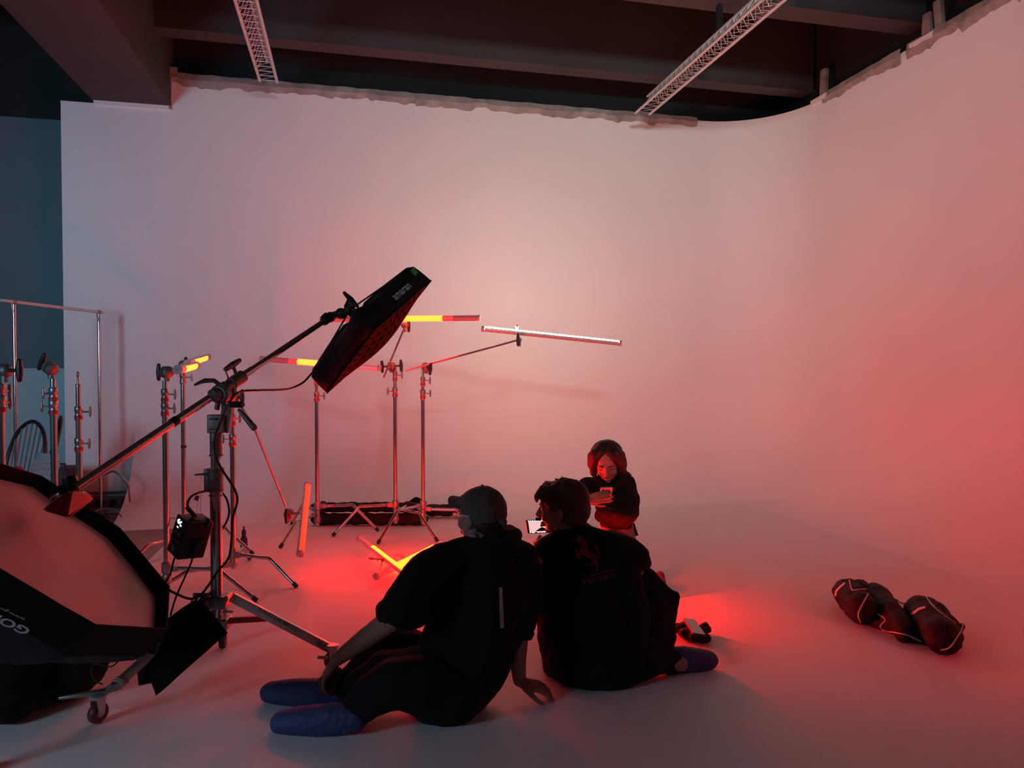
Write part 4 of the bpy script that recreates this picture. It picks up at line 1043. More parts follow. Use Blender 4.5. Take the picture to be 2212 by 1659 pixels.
pB = [(FL(1894, 1284, .07), .070, FL(1922, 1326, .07), .072), (FL(1922, 1326, .07), .072, FL(1955, 1364, .05), .056), (FL(1955, 1364, .05), .052, FL(1996, 1387, .015), .014), (FL(1876, 1338, .03), .034, FL(1915, 1352, .03), .036)]
pouch_bag('middle soft black pouch, twisted to a flat pointed end',
  pB, [[(1879, 1288), (1886, 1296), (1888, 1315), (1895, 1325), (1910, 1335), (1911, 1342), (1902, 1352), (1908, 1361), (1930, 1366), (1960, 1372), (1990, 1386)]], None)
pC = [(FL(1987, 1320, .09), .084, FL(2038, 1374, .085), .086), (FL(2008, 1308, .08), .05, FL(2045, 1350, .06), .06), (FL(2052, 1394, .03), .034, FL(2079, 1352, .09), .012), (FL(2035, 1400, .02), .02, FL(2062, 1392, .03), .03)]
pouch_bag('rightmost soft black pouch with a pale stripe across its rounded end',
  pC, [[(2001, 1290), (2006, 1297), (2014, 1307), (2030, 1322), (2048, 1335), (2064, 1346)], [(2080, 1346), (2077, 1360), (2065, 1380), (2054, 1396), (2044, 1402), (2032, 1404)]],
  [[(1998, 1309), (2000, 1313), (1985, 1318), (1983, 1313)], [(1983, 1313), (1985, 1318), (1972, 1328), (1966, 1326)]])
cable('draw_cord', 'thin black draw cord between the middle and right pouches', [P(1926, 1292, 4.28), P(1938, 1296, 4.25), P(1945, 1302, 4.2), P(1962, 1304, 4.22)], .003, 'rubber', 'cord')
cable('draw_cord', 'short black draw cord between the left and middle pouches', [P(1865, 1252, 4.55), P(1868, 1262, 4.5), P(1874, 1264, 4.5), P(1880, 1263, 4.48)], .003, 'rubber', 'cord')

# ================================================================== PHONE LYING ON CRUMPLED CLOTH
mb = MB()
for px_, py_, zz_, r_ in ((1470, 1358, .03, .035), (1483, 1368, .025, .035), (1500, 1376, .022, .03), (1522, 1378, .022, .03), (1520, 1355, .035, .028), (1527, 1360, .03, .025), (1512, 1366, .025, .04), (1495, 1360, .03, .04), (1480, 1350, .03, .03)):
    mb.sph(FL(px_, py_, zz_), (r_*1.1, r_, r_*.85))
g = blobs_mesh(mb, .005, 2, .006, 22, .001, 60); tag(g.build('crumpled_gloves', M['nylonred']), 'crumpled black gloves under the phone on the floor at the right', 'gloves')
c4 = [P(1475.5, 1334, 3.72), P(1501, 1338, 3.74), P(1524, 1371, 3.52), P(1498.5, 1368, 3.50)]
ph = thing('smartphone', 'dark phone lying screen up on crumpled black gloves', 'phone', c4[3])
c4[2] = c4[1]+c4[3]-c4[0]
nn = (c4[1]-c4[0]).cross(c4[3]-c4[0]).normalized(); nn = nn if nn.z > 0 else -nn
def round4(c4, r_, n=4):
    out = []
    for i in range(4):
        a, b, c = Vector(c4[i-1]), Vector(c4[i]), Vector(c4[(i+1) % 4])
        d1 = (a-b).normalized(); d2 = (c-b).normalized()
        for k in range(n+1):
            t = k/n; out.append(b+d1*r_*(1-t)**2+d2*r_*t**2)
    return out
mb = MB(); mb.prism(round4(c4, .012), -nn*.009); mb.build('case', M['plastic'], ph)
mb = MB(); cc = sum(c4, Vector())/4; mb.prism(round4([cc+(c-cc)*.95+nn*.0008 for c in c4], .010), -nn*.001); mb.build('screen', M['glassdark'], ph)
# ================================================================== PEOPLE
def hmat(c, face, tilt=0, sc=1.0):
    """head frame: x right, y forward, z up, at centre c"""
    y = Vector(face).normalized(); x = y.cross(UP).normalized(); z = x.cross(y)
    rt = Matrix.Rotation(tilt, 3, y); x = rt@x; z = rt@z
    return Vector(c), Matrix((x, y, z)).transposed()*sc
def head_blobs(mb, H, ears=True):
    c, r3 = H; sc = r3.col[0].length; rn_ = r3*(1/sc)
    p = lambda x, y, z: c+r3@V(x, y, z)
    def S(x, y, z, rx, ry, rz): mb.sph(p(x, y, z), (rx*sc, ry*sc, rz*sc), rn_, 20, 14)
    def Cc(a, ra, b, rb): mb.cap(p(*a), ra*sc, p(*b), rb*sc, 12)
    S(0, -.015, .035, .074, .094, .080); S(0, .020, -.020, .064, .070, .085); S(0, .034, -.072, .046, .044, .036)
    S(0, .064, -.098, .018, .017, .014); S(-.045, .00, -.075, .018, .03, .02); S(.045, .00, -.075, .018, .03, .02)
    Cc((0, .084, .012), .0085, (0, .108, -.030), .0120); S(-.011, .098, -.036, .009, .010, .008); S(.011, .098, -.036, .009, .010, .008)
    S(0, .069, .036, .046, .014, .028)
    for s_ in (-1, 1):
        S(.026*s_, .079, .023, .020, .009, .0065); S(.037*s_, .062, -.030, .022, .020, .022)
        if ears: S(.074*s_, -.008, -.008, .009, .018, .030); S(.078*s_, -.012, .006, .007, .012, .014); S(.072*s_, -.002, -.034, .008, .010, .011)
    for s_ in (-1, 1): Cc((.019*s_, .0795, .0125), .0048, (.042*s_, .0735, .0105), .0045); Cc((.020*s_, .0790, -.0065), .0040, (.041*s_, .0735, -.0050), .0040)
    Cc((-.016, .087, -.064), .0055, (.016, .087, -.064), .0055); S(0, .091, -.063, .010, .0065, .005); Cc((-.012, .085, -.074), .0065, (.012, .085, -.074), .0065)
    return p
def eyes(parent, H, closed=False):
    c, r3 = H; sc = r3.col[0].length; mb = MB()
    for s_ in (-1, 1): mb.sph(c+r3@V(.030*s_, .0725, .004), .0110*sc)
    ey = mb.build('eyes', M['eyewhite'], parent) if not closed else mb.build('eyelids', M['skin'], parent)
    if not closed:
        mb = MB()
        for s_ in (-1, 1): mb.sph(c+r3@V(.030*s_, .0795, .003), .0050*sc)
        mb.build('irises', M['eye'], ey)
    mb = MB()
    for s_ in (-1, 1):
        mb.tube([c+r3@V(.014*s_, .0905, .020), c+r3@V(.030*s_, .0895, .026), c+r3@V(.046*s_, .078, .021)], [.0022*sc, .003*sc, .0016*sc], 8)
        if closed: mb.tube([c+r3@V(.018*s_, .0815, -.001), c+r3@V(.030*s_, .0835, -.005), c+r3@V(.043*s_, .0775, -.001)], [.001*sc, .0017*sc, .001*sc], 6)
    mb.build('eyebrows', M['hair_dark'], parent)
    mb = MB(); mb.tube([c+r3@V(-.019, .0895, -.0685), c+r3@V(-.009, .0945, -.0675), c+r3@V(0, .0955, -.069), c+r3@V(.009, .0945, -.0675), c+r3@V(.019, .0895, -.0685)], [.0015*sc, .0035*sc, .004*sc, .0035*sc, .0015*sc], 8)
    mb.build('lips', M['lips'], parent)
M['eyewhite'] = mat('eye_white', (.45, .40, .38), .3)
M['lips'] = mat('lips', (.40, .12, .10), .4)
def hand(mb, wrist, d, back, side=1, curls=(25, 30, 25), spread=7, sc=1.0, fat=1.08, thumb=(38, 20), flen=(1, 1.1, 1.04, .84)):
    """d: towards fingertips, back: out of the back of the hand, side: thumb on +/- lateral side"""
    w_ = Vector(wrist); d = Vector(d).normalized(); bk = Vector(back); bk = (bk-d*bk.dot(d)).normalized(); lat = d.cross(bk)*side
    base = (.074, .044, .026, .0) 
    for i in range(4):
        off = (.030-.020*i)*sc; k = w_+d*.086*sc*(1-.03*abs(i-1.2))+lat*off+bk*(.004*(1-abs(i-1.5)*.6))*sc
        mb.cap(w_+lat*off*.55+d*.010*sc, .0155*sc, k, .0125*sc, 10)
        fd = (d+lat*math.tan(R(spread*(1.5-i)))).normalized(); p = k; a = 0
        axis = fd.cross(bk).normalized()
        for L, cu, r0, r1 in ((.043, curls[0], .0098*fat, .0088*fat), (.027, curls[1], .0088*fat, .0080*fat), (.022, curls[2], .0080*fat, .0066*fat)):
            a -= R(cu) ; dd = Matrix.Rotation(a, 3, axis)@fd; q = p+dd*L*sc*flen[i]; mb.cap(p, r0*sc, q, r1*sc, 10); p = q
    # palm body
    mb.cap(w_, .021*sc, w_+d*.03*sc, .022*sc, 12)
    t0 = w_+d*.022*sc+lat*.022*sc-bk*.006*sc; td = (d*math.cos(R(thumb[0]))+lat*math.sin(R(thumb[0]))-bk*.35).normalized()
    t1 = t0+td*.040*sc; t2 = t1+(td*math.cos(R(thumb[1]))+d*math.sin(R(thumb[1]))).normalized()*.032*sc; t3 = t2+(td*.5+d-bk*.2).normalized()*.026*sc
    mb.cap(t0, .0165*sc, t1, .0125*sc, 10); mb.cap(t1, .0115*sc, t2, .0100*sc, 10); mb.cap(t2, .0100*sc, t3, .0082*sc, 10)
def chain(mb, pts):
    """pts: list of (px,py,Y,r)"""
    for a, b in zip(pts, pts[1:]): mb.cap(P(*a[:3]), a[3], P(*b[:3]), b[3], 18)
def overshoe(parent, heel, toe, up, r=.058, lab=None, name='shoe_cover', streak=None):
    heel, toe = Vector(heel), Vector(toe); d = (toe-heel).normalized(); L = (toe-heel).length; mb = MB(); rot = frame(d, up)
    # frame: columns x=up-ish, y, z=d
    m3 = rot
    for k in range(11):
        t_ = .06+.88*k/10; kk = r*(.80+.20*math.sin(math.pi*min(1, t_*1.05))); mb.sph(heel.lerp(toe, t_), (kk*(1.05-.25*t_), kk*(.84+.14*t_), r*.9), m3)
    g = blobs_mesh(mb, .006, 5, 0, 1, 0, 1)
    # gathered wrinkles that run across the foot
    bm = MB(); bm.v = g.v; bm.f = g.f; bm.m = g.m
    for i, v in enumerate(bm.v):
        t = (v-heel).dot(d); s_ = (v-heel)-d*t
        n_ = s_.normalized() if s_.length > 1e-4 else UP
        k = noise.noise(V(t*45+s_.z*25, s_.x*9, s_.z*12))*.004+noise.noise(v*11)*.004+noise.noise(V(t*14+s_.z*40, s_.x*14, 3))*.004
        v += n_*k*.45
        if v.z < .003: v.z = .003
    o = bm.build(name, M['overshoe'], parent)
    return o

# ---------------------------------------------------------------- man with the cap (left, nearest)
H1 = hmat(P(1036, 1116, 2.96), (-.78, .60, -.05), R(3), 1.0)
body = MB(); head_blobs(body, H1)
body.cap(P(1036, 1128, 2.97), .056, P(1052, 1185, 2.95), .060); chain(body, [(1060, 1200, 2.95, .075), (1050, 1330, 2.95, .105), (1005, 1490, 2.92, .11)])
chain(body, [(965, 1232, 2.90, .042), (1130, 1222, 3.0, .050)])
chain(body, [(945, 1235, 2.86, .048), (868, 1315, 2.76, .042), (845, 1338, 2.75, .046), (790, 1378, 2.80, .040), (728, 1424, 2.86, .028)])
hand(body, P(726, 1426, 2.86), P(700, 1462, 2.88)-P(726, 1426, 2.86), (-.5, -.2, .6), 1, (20, 30, 20), 6, .95)
chain(body, [(1130, 1235, 3.0, .046), (1127, 1350, 3.04, .042), (1120, 1378, 3.04, .043), (1118, 1430, 3.02, .036), (1122, 1468, 3.0, .029)])
wr = P(1124, 1474, 2.99); hand(body, wr, P(1180, 1487, 3.0)-wr, (.1, -.1, 1), 1, (18, 38, 22), 6, 1.0, 1.1, (38, 10))
chain(body, [(1000, 1490, 2.9, .085), (850, 1410, 3.02, .065), (738, 1478, 2.95, .042)]); chain(body, [(975, 1500, 2.82, .085), (835, 1485, 2.72, .055), (772, 1541, 2.71, .034)])
body.cap(P(738, 1478, 2.95), .042, P(700, 1492, 2.95), .035); body.cap(P(768, 1541, 2.70), .034, P(720, 1556, 2.70), .022)
bmesh_ = blobs_mesh(body, .0042, 3, 0, 1, .0006, 60)
man1 = bmesh_.build('person', M['skin']); tag(man1, 'person in cap and glasses sitting on the floor, leaning on one hand', 'person')
eyes(man1, H1)
t = MB()
chain(t, [(1058, 1185, 2.95, .075), (1056, 1230, 2.95, .125), (1048, 1320, 2.95, .145), (1030, 1400, 2.93, .165)])
t.sph(P(1010, 1430, 2.93), (.18, .15, .19)); t.sph(P(985, 1470, 2.92), (.170, .15, .15)); chain(t, [(962, 1285, 2.92, .085), (966, 1345, 2.92, .085), (955, 1400, 2.92, .10)])
chain(t, [(1000, 1178, 2.93, .040), (955, 1205, 2.90, .062), (915, 1240, 2.86, .080), (885, 1280, 2.80, .080), (866, 1308, 2.77, .078), (848, 1322, 2.76, .068)])
chain(t, [(1000, 1210, 2.93, .08), (930, 1245, 2.88, .09)]); chain(t, [(900, 1320, 2.80, .06), (870, 1330, 2.77, .055)])
chain(t, [(1090, 1175, 2.97, .055), (1125, 1205, 3.0, .075), (1138, 1260, 3.02, .075), (1134, 1330, 3.05, .062), (1128, 1358, 3.05, .056)])
chain(t, [(1090, 1260, 2.99, .11), (1085, 1370, 2.97, .09)])
# folded hood round the neck
chain(t, [(1008, 1172, 2.92, .030), (1040, 1180, 2.87, .032), (1085, 1165, 2.87, .042), (1112, 1158, 2.93, .036), (1100, 1146, 3.0, .026)])
chain(t, [(1085, 1165, 2.87, .042), (1108, 1190, 2.86, .036), (1060, 1195, 2.84, .032)])
top1 = blobs_mesh(t, .009, 4, .010, 7, .0012, 40); tb = bvh_of(top1); T1 = top1.build('sweatshirt', M['cloth'], man1)
for i, v in enumerate(()): pass
strip_on(T1, 'pale_tape', tb, [[(1078, 1269), (1085, 1269), (1087, 1313), (1079, 1313)], [(1079, 1313), (1087, 1313), (1089, 1357), (1081, 1357)]], 'label')
mb = MB(); vs, fs = text_mesh('hand to hold', 1.0)
decal(mb, (vs, fs), lambda x, y: (1085.2+y*3.6, 1333+x*4.2), tb, .003); mb.build('tape_print', M['ink'], T1, smooth=False)
# crimped sleeve cuffs
for a, b, c_, r_ in (((852, 1326, 2.765), (832, 1338, 2.76), (0, 0, 0), .058), ((1128, 1362, 3.05), (1126, 1378, 3.045), 0, .052)):
    mb = MB(); A, B = P(*a), P(*b); ax = (B-A); mb.lathe(A, ax, [(r_, 0), (r_*1.05, ax.length*.3), (r_*.98, ax.length*.6), (r_*.9, ax.length), (r_*.8, ax.length), (r_*.8, 0)], 24); mb.build('cuff', M['cloth'], T1)
t = MB()
chain(t, [(985, 1480, 2.9, .125), (925, 1430, 2.95, .115), (865, 1400, 3.0, .095), (800, 1440, 2.97, .085), (745, 1480, 2.95, .060)])
chain(t, [(970, 1488, 2.84, .12), (905, 1480, 2.76, .110), (845, 1478, 2.72, .095), (800, 1505, 2.71, .080), (770, 1535, 2.73, .062), (758, 1545, 2.73, .054)])
t.sph(P(962, 1495, 2.86), (.175, .16, .12)); chain(t, [(900, 1450, 2.85, .1), (830, 1455, 2.83, .085), (775, 1480, 2.82, .06)])
tr1 = blobs_mesh(t, .010, 4, .010, 8, .001, 40); tr1.build('trousers', M['trousers'], man1)
overshoe(man1, P(738, 1500, 2.95), P(583, 1495, 2.97), (0, 0, 1), .067)
overshoe(man1, P(772, 1551, 2.70), P(606, 1560, 2.73), (0, -.2, 1), .066)
mb = MB(); mb.cap(P(722, 1462, 2.93), .042, P(712, 1480, 2.94), .05); blobs_mesh(mb, .006, 1, .006, 25).build('sock', M['sock'], man1)
# cap
c, r3 = H1; q = lambda x, y, z: c+r3@V(x, y, z)
mb = MB(); mb.sph(q(0, -.018, .045), (.089, .106, .084), r3, 26, 18); mb.sph(q(0, -.030, .012), (.086, .094, .062), r3, 24, 16)
mb.sph(q(0, .045, .050), (.070, .052, .050), r3); mb.cap(q(0, -.105, .0), .014, q(0, -.125, -.012), .016)
g = blobs_mesh(mb, .006, 3, .0035, 16, .001, 60)
# trim the crown below its lower edge so that the ears and the face stay free
keep = MB(); idx = {}; inv = r3.inverted()
def below(v):
    l = inv@(v-c); lim = -.028 if l.y < -.02 else -.028+(l.y+.02)*.95
    return l.z < min(lim, .058)
for f in g.f:
    if all(below(g.v[i]) for i in f): continue
    keep.f.append([idx.setdefault(i, len(idx)) for i in f]); keep.m.append(0)
keep.v = [None]*len(idx)
for i, k in idx.items(): keep.v[k] = g.v[i]
CAP = keep.build('cap', M['cap'], man1); md = CAP.modifiers.new('thickness', 'SOLIDIFY'); md.thickness = .003
mb = MB(); n = 14; rows = []
for j in range(5):
    v = j/4; row = []
    for i in range(n+1):
        u = -1+2*i/n; x = u*.070; y0 = .083-.045*u*u; y1 = .083+.078*math.sqrt(max(0, 1-(u*.98)**2))
        row.append(q(x, y0-.006+(max(y1, y0)-y0)*v, .074-.034*u*u+.004*v))
    rows.append(row)
vs = [p for r_ in rows for p in r_]; vs2 = [p-(r3@V(0, 0, .004)) for p in vs]; L = len(vs); fs = []
for j in range(4):
    for i in range(n):
        a = j*(n+1)+i; fs.append([a, a+1, a+n+2, a+n+1]); fs.append([L+a, L+a+n+1, L+a+n+2, L+a+1])
for i in range(n): a = 4*(n+1)+i; fs.append([a, a+1, L+a+1, L+a])
mb.add(vs+vs2, fs); mb.build('peak', M['cap'], CAP)
mb = MB(); mb.tube([q(-.05, -.090, -.018), q(-.02, -.118, -.024), q(.02, -.118, -.024), q(.05, -.090, -.018)], .007, 8); mb.sph(q(0, -.015, .130), (.006, .006, .004), r3); mb.build('strap', M['rubber'], CAP)
# glasses
gl = MB()
for s_ in (-1, 1):
    pts = [q(.031*s_+.021*math.cos(a)*1.0, .097-.003*abs(math.cos(a)), .002+.017*math.sin(a)) for a in [2*math.pi*k/16 for k in range(16)]]
    gl.tube(pts, .0015, 6, closed=True); gl.tube([q(.052*s_, .094, .010), q(.068*s_, .085, .012), q(.080*s_, .03, .012), q(.080*s_, -.010, .010)], .0036, 8, flat=1.5)
gl.tube([q(-.010, .097, .006), q(0, .101, .008), q(.010, .097, .006)], .0015, 6); G = gl.build('glasses', M['silver'], man1)
mb = MB()
for s_ in (-1, 1): mb.lathe(q(.031*s_, .0965, .002), r3@V(0, 1, 0), [(0, 0), (.018, 0), (.018, .001), (0, .001)], 20)
mb.build('lens', M['glass'], G)
hr = MB(); hr.sph(q(0, -.055, -.020), (.072, .058, .055), r3); hr.sph(q(.0, -.070, -.045), (.05, .035, .035), r3)
blobs_mesh(hr, .005, 1, .004, 30, .002, 90).build('hair', M['hair_dark'], man1)

# ---------------------------------------------------------------- man in the printed top
H2 = hmat(P(1213, 1097, 3.26), (-.95, .30, -.06), R(-4), 1.06)
body = MB(); head_blobs(body, H2)
body.cap(P(1216, 1115, 3.26), .056, P(1235, 1170, 3.24), .062); chain(body, [(1240, 1190, 3.24, .08), (1265, 1300, 3.24, .12), (1285, 1420, 3.2, .12)])
chain(body, [(1180, 1200, 3.25, .055), (1320, 1200, 3.23, .055), (1370, 1230, 3.35, .045), (1330, 1260, 3.62, .038), (1270, 1250, 3.75, .030)])
hand(body, P(1268, 1249, 3.76), (-.8, .5, .1), (0, .3, 1), 1, (25, 35, 25))
chain(body, [(1180, 1205, 3.25, .05), (1182, 1262, 3.45, .030), (1188, 1215, 3.62, .028)])
hand(body, P(1182, 1213, 3.63), P(1172, 1178, 3.66)-P(1182, 1213, 3.63), (.3, -1, .2), 1, (20, 45, 35), 6, .9)
chain(body, [(1340, 1420, 3.2, .085), (1425, 1315, 3.38, .06), (1430, 1430, 3.22, .042)]); chain(body, [(1230, 1420, 3.25, .085), (1210, 1330, 3.8, .06), (1300, 1360, 3.7, .045)])
body.cap(P(1430, 1430, 3.22), .042, P(1470, 1432, 3.24), .038)
g = blobs_mesh(body, .0045, 3, 0, 1, .0006, 60)
man2 = g.build('person', M['skin']); tag(man2, 'bare-headed person in a black top with a red horse print, sitting in front', 'person'); eyes(man2, H2)
t = MB()
chain(t, [(1232, 1160, 3.24, .060), (1238, 1205, 3.24, .115), (1262, 1260, 3.24, .165), (1275, 1330, 3.23, .195)])
t.sph(P(1285, 1375, 3.22), (.245, .17, .17)); t.sph(P(1290, 1420, 3.20), (.245, .17, .12)); t.sph(P(1225, 1350, 3.22), (.13, .13, .17))
chain(t, [(1232, 1158, 3.24, .05), (1275, 1175, 3.23, .075), (1325, 1190, 3.23, .084), (1366, 1203, 3.27, .080), (1385, 1215, 3.38, .050), (1340, 1240, 3.62, .050)])
chain(t, [(1225, 1165, 3.24, .05), (1188, 1192, 3.25, .070), (1170, 1235, 3.35, .070), (1170, 1225, 3.55, .05)])
chain(t, [(1330, 1215, 3.25, .10), (1345, 1300, 3.24, .12), (1350, 1380, 3.22, .12)]); chain(t, [(1190, 1215, 3.26, .07), (1195, 1310, 3.25, .085), (1205, 1400, 3.24, .09)])
chain(t, [(1200, 1158, 3.22, .024), (1228, 1160, 3.17, .026), (1262, 1150, 3.2, .028), (1265, 1142, 3.28, .022)])
top2 = blobs_mesh(t, .009, 4, .010, 6, .0012, 40); t2b = bvh_of(top2); T2 = top2.build('sweatshirt', M['cloth'], man2)
t = MB(); chain(t, [(1340, 1425, 3.2, .12), (1395, 1350, 3.3, .110), (1420, 1312, 3.38, .085), (1428, 1360, 3.30, .075), (1425, 1415, 3.24, .060)])
chain(t, [(1400, 1245, 3.40, .045), (1445, 1288, 3.38, .035), (1462, 1283, 3.38, .012)]); chain(t, [(1455, 1290, 3.38, .03), (1435, 1370, 3.30, .045)]); chain(t, [(1380, 1260, 3.4, .07), (1430, 1300, 3.38, .07)])
chain(t, [(1230, 1420, 3.25, .13), (1215, 1340, 3.75, .09), (1300, 1365, 3.68, .065)]); t.sph(P(1290, 1440, 3.22), (.24, .18, .09)); chain(t, [(1330, 1445, 3.15, .08), (1400, 1430, 3.2, .075), (1428, 1428, 3.23, .060), (1452, 1430, 3.25, .056)])
blobs_mesh(t, .010, 4, .010, 8, .001, 40).build('trousers', M['trousers'], man2)
overshoe(man2, P(1440, 1425, 3.26), P(1530, 1425, 3.30), (0, -.2, 1), .066)
# hair of man 2: layered, reaching over the ear
c, r3 = H2; q = lambda x, y, z: c+r3@V(x, y, z)
hr = MB(); hr.sph(q(0, -.026, .042), (.086, .102, .088), r3, 26, 18); hr.sph(q(0, -.050, -.006), (.078, .078, .078), r3, 22, 16); hr.sph(q(0, -.062, -.050), (.058, .048, .046), r3)
for s_ in (-1, 1): hr.sph(q(.064*s_, .006, .045), (.022, .052, .045), r3); hr.sph(q(.062*s_, -.055, .0), (.022, .035, .055), r3)
hr.sph(q(0, .050, .082), (.062, .040, .034), r3)
rn = random.Random(5)
for k in range(26):
    s_ = rn.choice((-1, 1)); a = rn.uniform(-.6, 1.3); th = rn.uniform(.0, 1)
    x0, y0 = .07*s_*math.cos(a*.6), .02+.07*math.sin(a)
    e = q(x0*1.05, y0*1.08+.010, .045+rn.uniform(-.01, .02)) if y0 > .02 else q(x0*1.12, y0*1.1-.02, .0+rn.uniform(-.02, .02))
    hr.cap(q(x0*.7, y0*.8, .10), .012, q(x0*1.06, y0*1.1, .065), .010); hr.cap(q(x0*1.06, y0*1.1, .065), .010, e, .0035)
for k in range(4):
    a = rn.uniform(-1, 1); b = rn.uniform(-1, .3); hr.cap(q(a*.03, b*.05, .115), .010, q(a*.045, b*.06+.02, .130), .004)
g = blobs_mesh(hr, .0038, 3, .003, 22, .0025, 70, streak=(.0015, c, 14)); g.build('hair', M['hair_brown'], man2)
# red horse and lettering printed on the back
K = 160/1561.0; hx = lambda x, y: (1220+x*K, 1130+y*K)
horse = [(300, 268), (345, 285), (400, 330), (455, 355), (448, 385), (490, 440), (480, 465), (505, 520), (470, 550), (490, 580), (560, 615), (640, 655), (690, 680), (700, 650), (700, 600), (680, 555), (640, 510), (615, 460), (618, 430), (640, 470), (655, 455), (668, 505), (690, 495), (705, 560), (735, 605), (742, 650), (722, 690), (745, 720), (748, 775), (722, 735), (700, 730), (690, 790), (692, 850), (722, 890), (700, 940), (682, 1010), (655, 1028), (648, 1005), (672, 950), (680, 895), (650, 872), (600, 868), (500, 895), (478, 900), (452, 880), (470, 868), (590, 838), (608, 822), (560, 775), (510, 735), (440, 705), (370, 685), (318, 680), (330, 730), (370, 775), (352, 782), (300, 738), (278, 690), (262, 690), (272, 735), (255, 735), (238, 690), (228, 620), (215, 560), (232, 535), (262, 550), (250, 590), (265, 615), (300, 590), (318, 545), (338, 510), (345, 450), (332, 410), (290, 400), (265, 410), (238, 388), (245, 365), (272, 335), (258, 312), (280, 300)]
mb = MB(); decal(mb, (horse, [list(range(len(horse)))]), hx, t2b, .002, 1)
mb.build('horse_print', M['print'], T2, smooth=False)
mb = MB(); vs, fs = text_mesh('Ferrari', 1.0, .0, 0, 1)
xs = [v[0] for v in vs]; w_ = max(xs)-min(xs)
def fpos(x, y):
    t_ = (x-min(xs))/w_; bx = 395+660*t_; by = 1265-175*t_-25*math.sin(math.pi*t_)
    return hx(bx+ (-y)*40+ (0.5-0)*0, by-y*190+0)
decal(mb, (vs, fs), fpos, t2b, .002, 0)
bar = []; 
for k in range(9):
    t_ = k/8; bar.append((360+680*t_, 1205-235*t_-28*math.sin(math.pi*t_)))
vs = bar+[(x+3, y+16) for x, y in bar]; fs = [[k, k+1, 9+k+1, 9+k] for k in range(8)]
decal(mb, (vs, fs), hx, t2b, .002, 0)
mb.build('lettering_print', M['print'], T2, smooth=False)

# ---------------------------------------------------------------- woman with the phone
YW = 4.75
H3 = hmat(P(1311, 998, YW-.02), (-.16, -.86, -.42), R(4), 1.08)
body = MB(); head_blobs(body, H3)
body.cap(P(1314, 1010, YW+.05), .048, P(1314, 1045, YW+.06), .052); chain(body, [(1314, 1065, YW+.06, .09), (1325, 1140, YW+.05, .09), (1330, 1190, YW, .11)])
chain(body, [(1270, 1048, YW+.05, .045), (1360, 1050, YW+.05, .045)])
chain(body, [(1268, 1048, YW+.05, .042), (1246, 1100, YW-.12, .036), (1262, 1088, YW-.36, .027)])
wv = P(1268, 1080, YW-.43); hand(body, wv, P(1302, 1074, YW-.47)-wv, (-.15, -1, .1), 1, (10, 22, 16), 3, .88, 1.15, (36, 15))
chain(body, [(1362, 1052, YW+.05, .042), (1364, 1118, YW-.15, .038), (1310, 1108, YW-.35, .030)])
wv2 = P(1326, 1106, YW-.32); hand(body, wv2, V(-.15, .95, -.1), (0, -.3, 1), -1, (20, 35, 20), 3, .85)
chain(body, [(1320, 1190, YW, .09), (1300, 1190, YW-.35, .06), (1290, 1230, YW-.05, .05)]); chain(body, [(1345, 1190, YW, .09), (1352, 1205, YW-.32, .06), (1385, 1250, YW-.30, .04)])
body.cap(P(1385, 1250, YW-.30), .04, P(1410, 1262, YW-.28), .035)
g = blobs_mesh(body, .0042, 2, 0, 1, .0004, 60)
wom = g.build('person', M['skin']); tag(wom, 'person with dark bobbed hair sitting behind the others, looking down at a phone', 'person'); eyes(wom, H3, True)
t = MB()
chain(t, [(1314, 1055, YW+.05, .085), (1322, 1095, YW+.03, .115), (1332, 1122, YW+.02, .115)])
chain(t, [(1300, 1045, YW+.05, .06), (1268, 1048, YW+.03, .060), (1250, 1072, YW-.02, .058), (1242, 1098, YW-.12, .052), (1262, 1092, YW-.30, .040)])
chain(t, [(1330, 1045, YW+.05, .06), (1352, 1044, YW+.04, .066), (1362, 1075, YW-.01, .062), (1362, 1108, YW-.12, .058), (1350, 1120, YW-.22, .055), (1318, 1112, YW-.34, .042), (1300, 1104, YW-.38, .034)])
chain(t, [(1330, 1118, YW-.18, .065), (1300, 1112, YW-.28, .05)]); chain(t, [(1310, 1090, YW-.1, .07), (1350, 1095, YW-.08, .07)])
chain(t, [(1290, 1036, YW+.0, .030), (1300, 1050, YW-.055, .026), (1316, 1056, YW-.07, .026), (1334, 1048, YW-.05, .030), (1345, 1034, YW+.01, .034), (1340, 1024, YW+.08, .036), (1300, 1026, YW+.09, .034)])
top3 = blobs_mesh(t, .009, 3, .009, 8, .0012, 40); T3 = top3.build('hooded_top', M['jersey'], wom)
mb = MB(); mb.tube([P(1300, 1045, YW-.075), P(1306, 1060, YW-.095), P(1308, 1078, YW-.10)], .0035, 7); mb.build('drawstring', M['jersey'], T3)
mb = MB(); mb.prism([P(1362, 1115, YW+.1), P(1370, 1128, YW+.1), P(1379, 1156, YW+.1), P(1367, 1161, YW+.1), P(1355, 1130, YW+.1)], (0, .05, 0)); mb.build('jacket_tail', M['jersey'], T3)
t = MB(); t.sph(P(1334, 1165, YW+.02), (.125, .12, .12)); t.sph(P(1334, 1138, YW+.02), (.110, .105, .09))
chain(t, [(1322, 1175, YW-.05, .10), (1302, 1185, YW-.35, .075), (1292, 1230, YW-.05, .055)]); chain(t, [(1345, 1178, YW-.05, .10), (1350, 1205, YW-.32, .075), (1385, 1252, YW-.30, .052)]); t.sph(P(1334, 1215, YW+.05), (.16, .16, .12))
blobs_mesh(t, .010, 3, .008, 9, .001, 40).build('trousers', M['trousers_pink'], wom)
fo = overshoe(wom, P(1402, 1264, YW-.20), P(1424, 1256, YW-.42), (.5, .2, .9), .060)
mb = MB(); fc = P(1421, 1256, YW-.475); fx = V(.55, -.1, .80).normalized(); mb.sph(fc, (.066, .045, .007), frame(V(.35, -1, .25), fx)); mb.build('sole', M['sole'], wom)
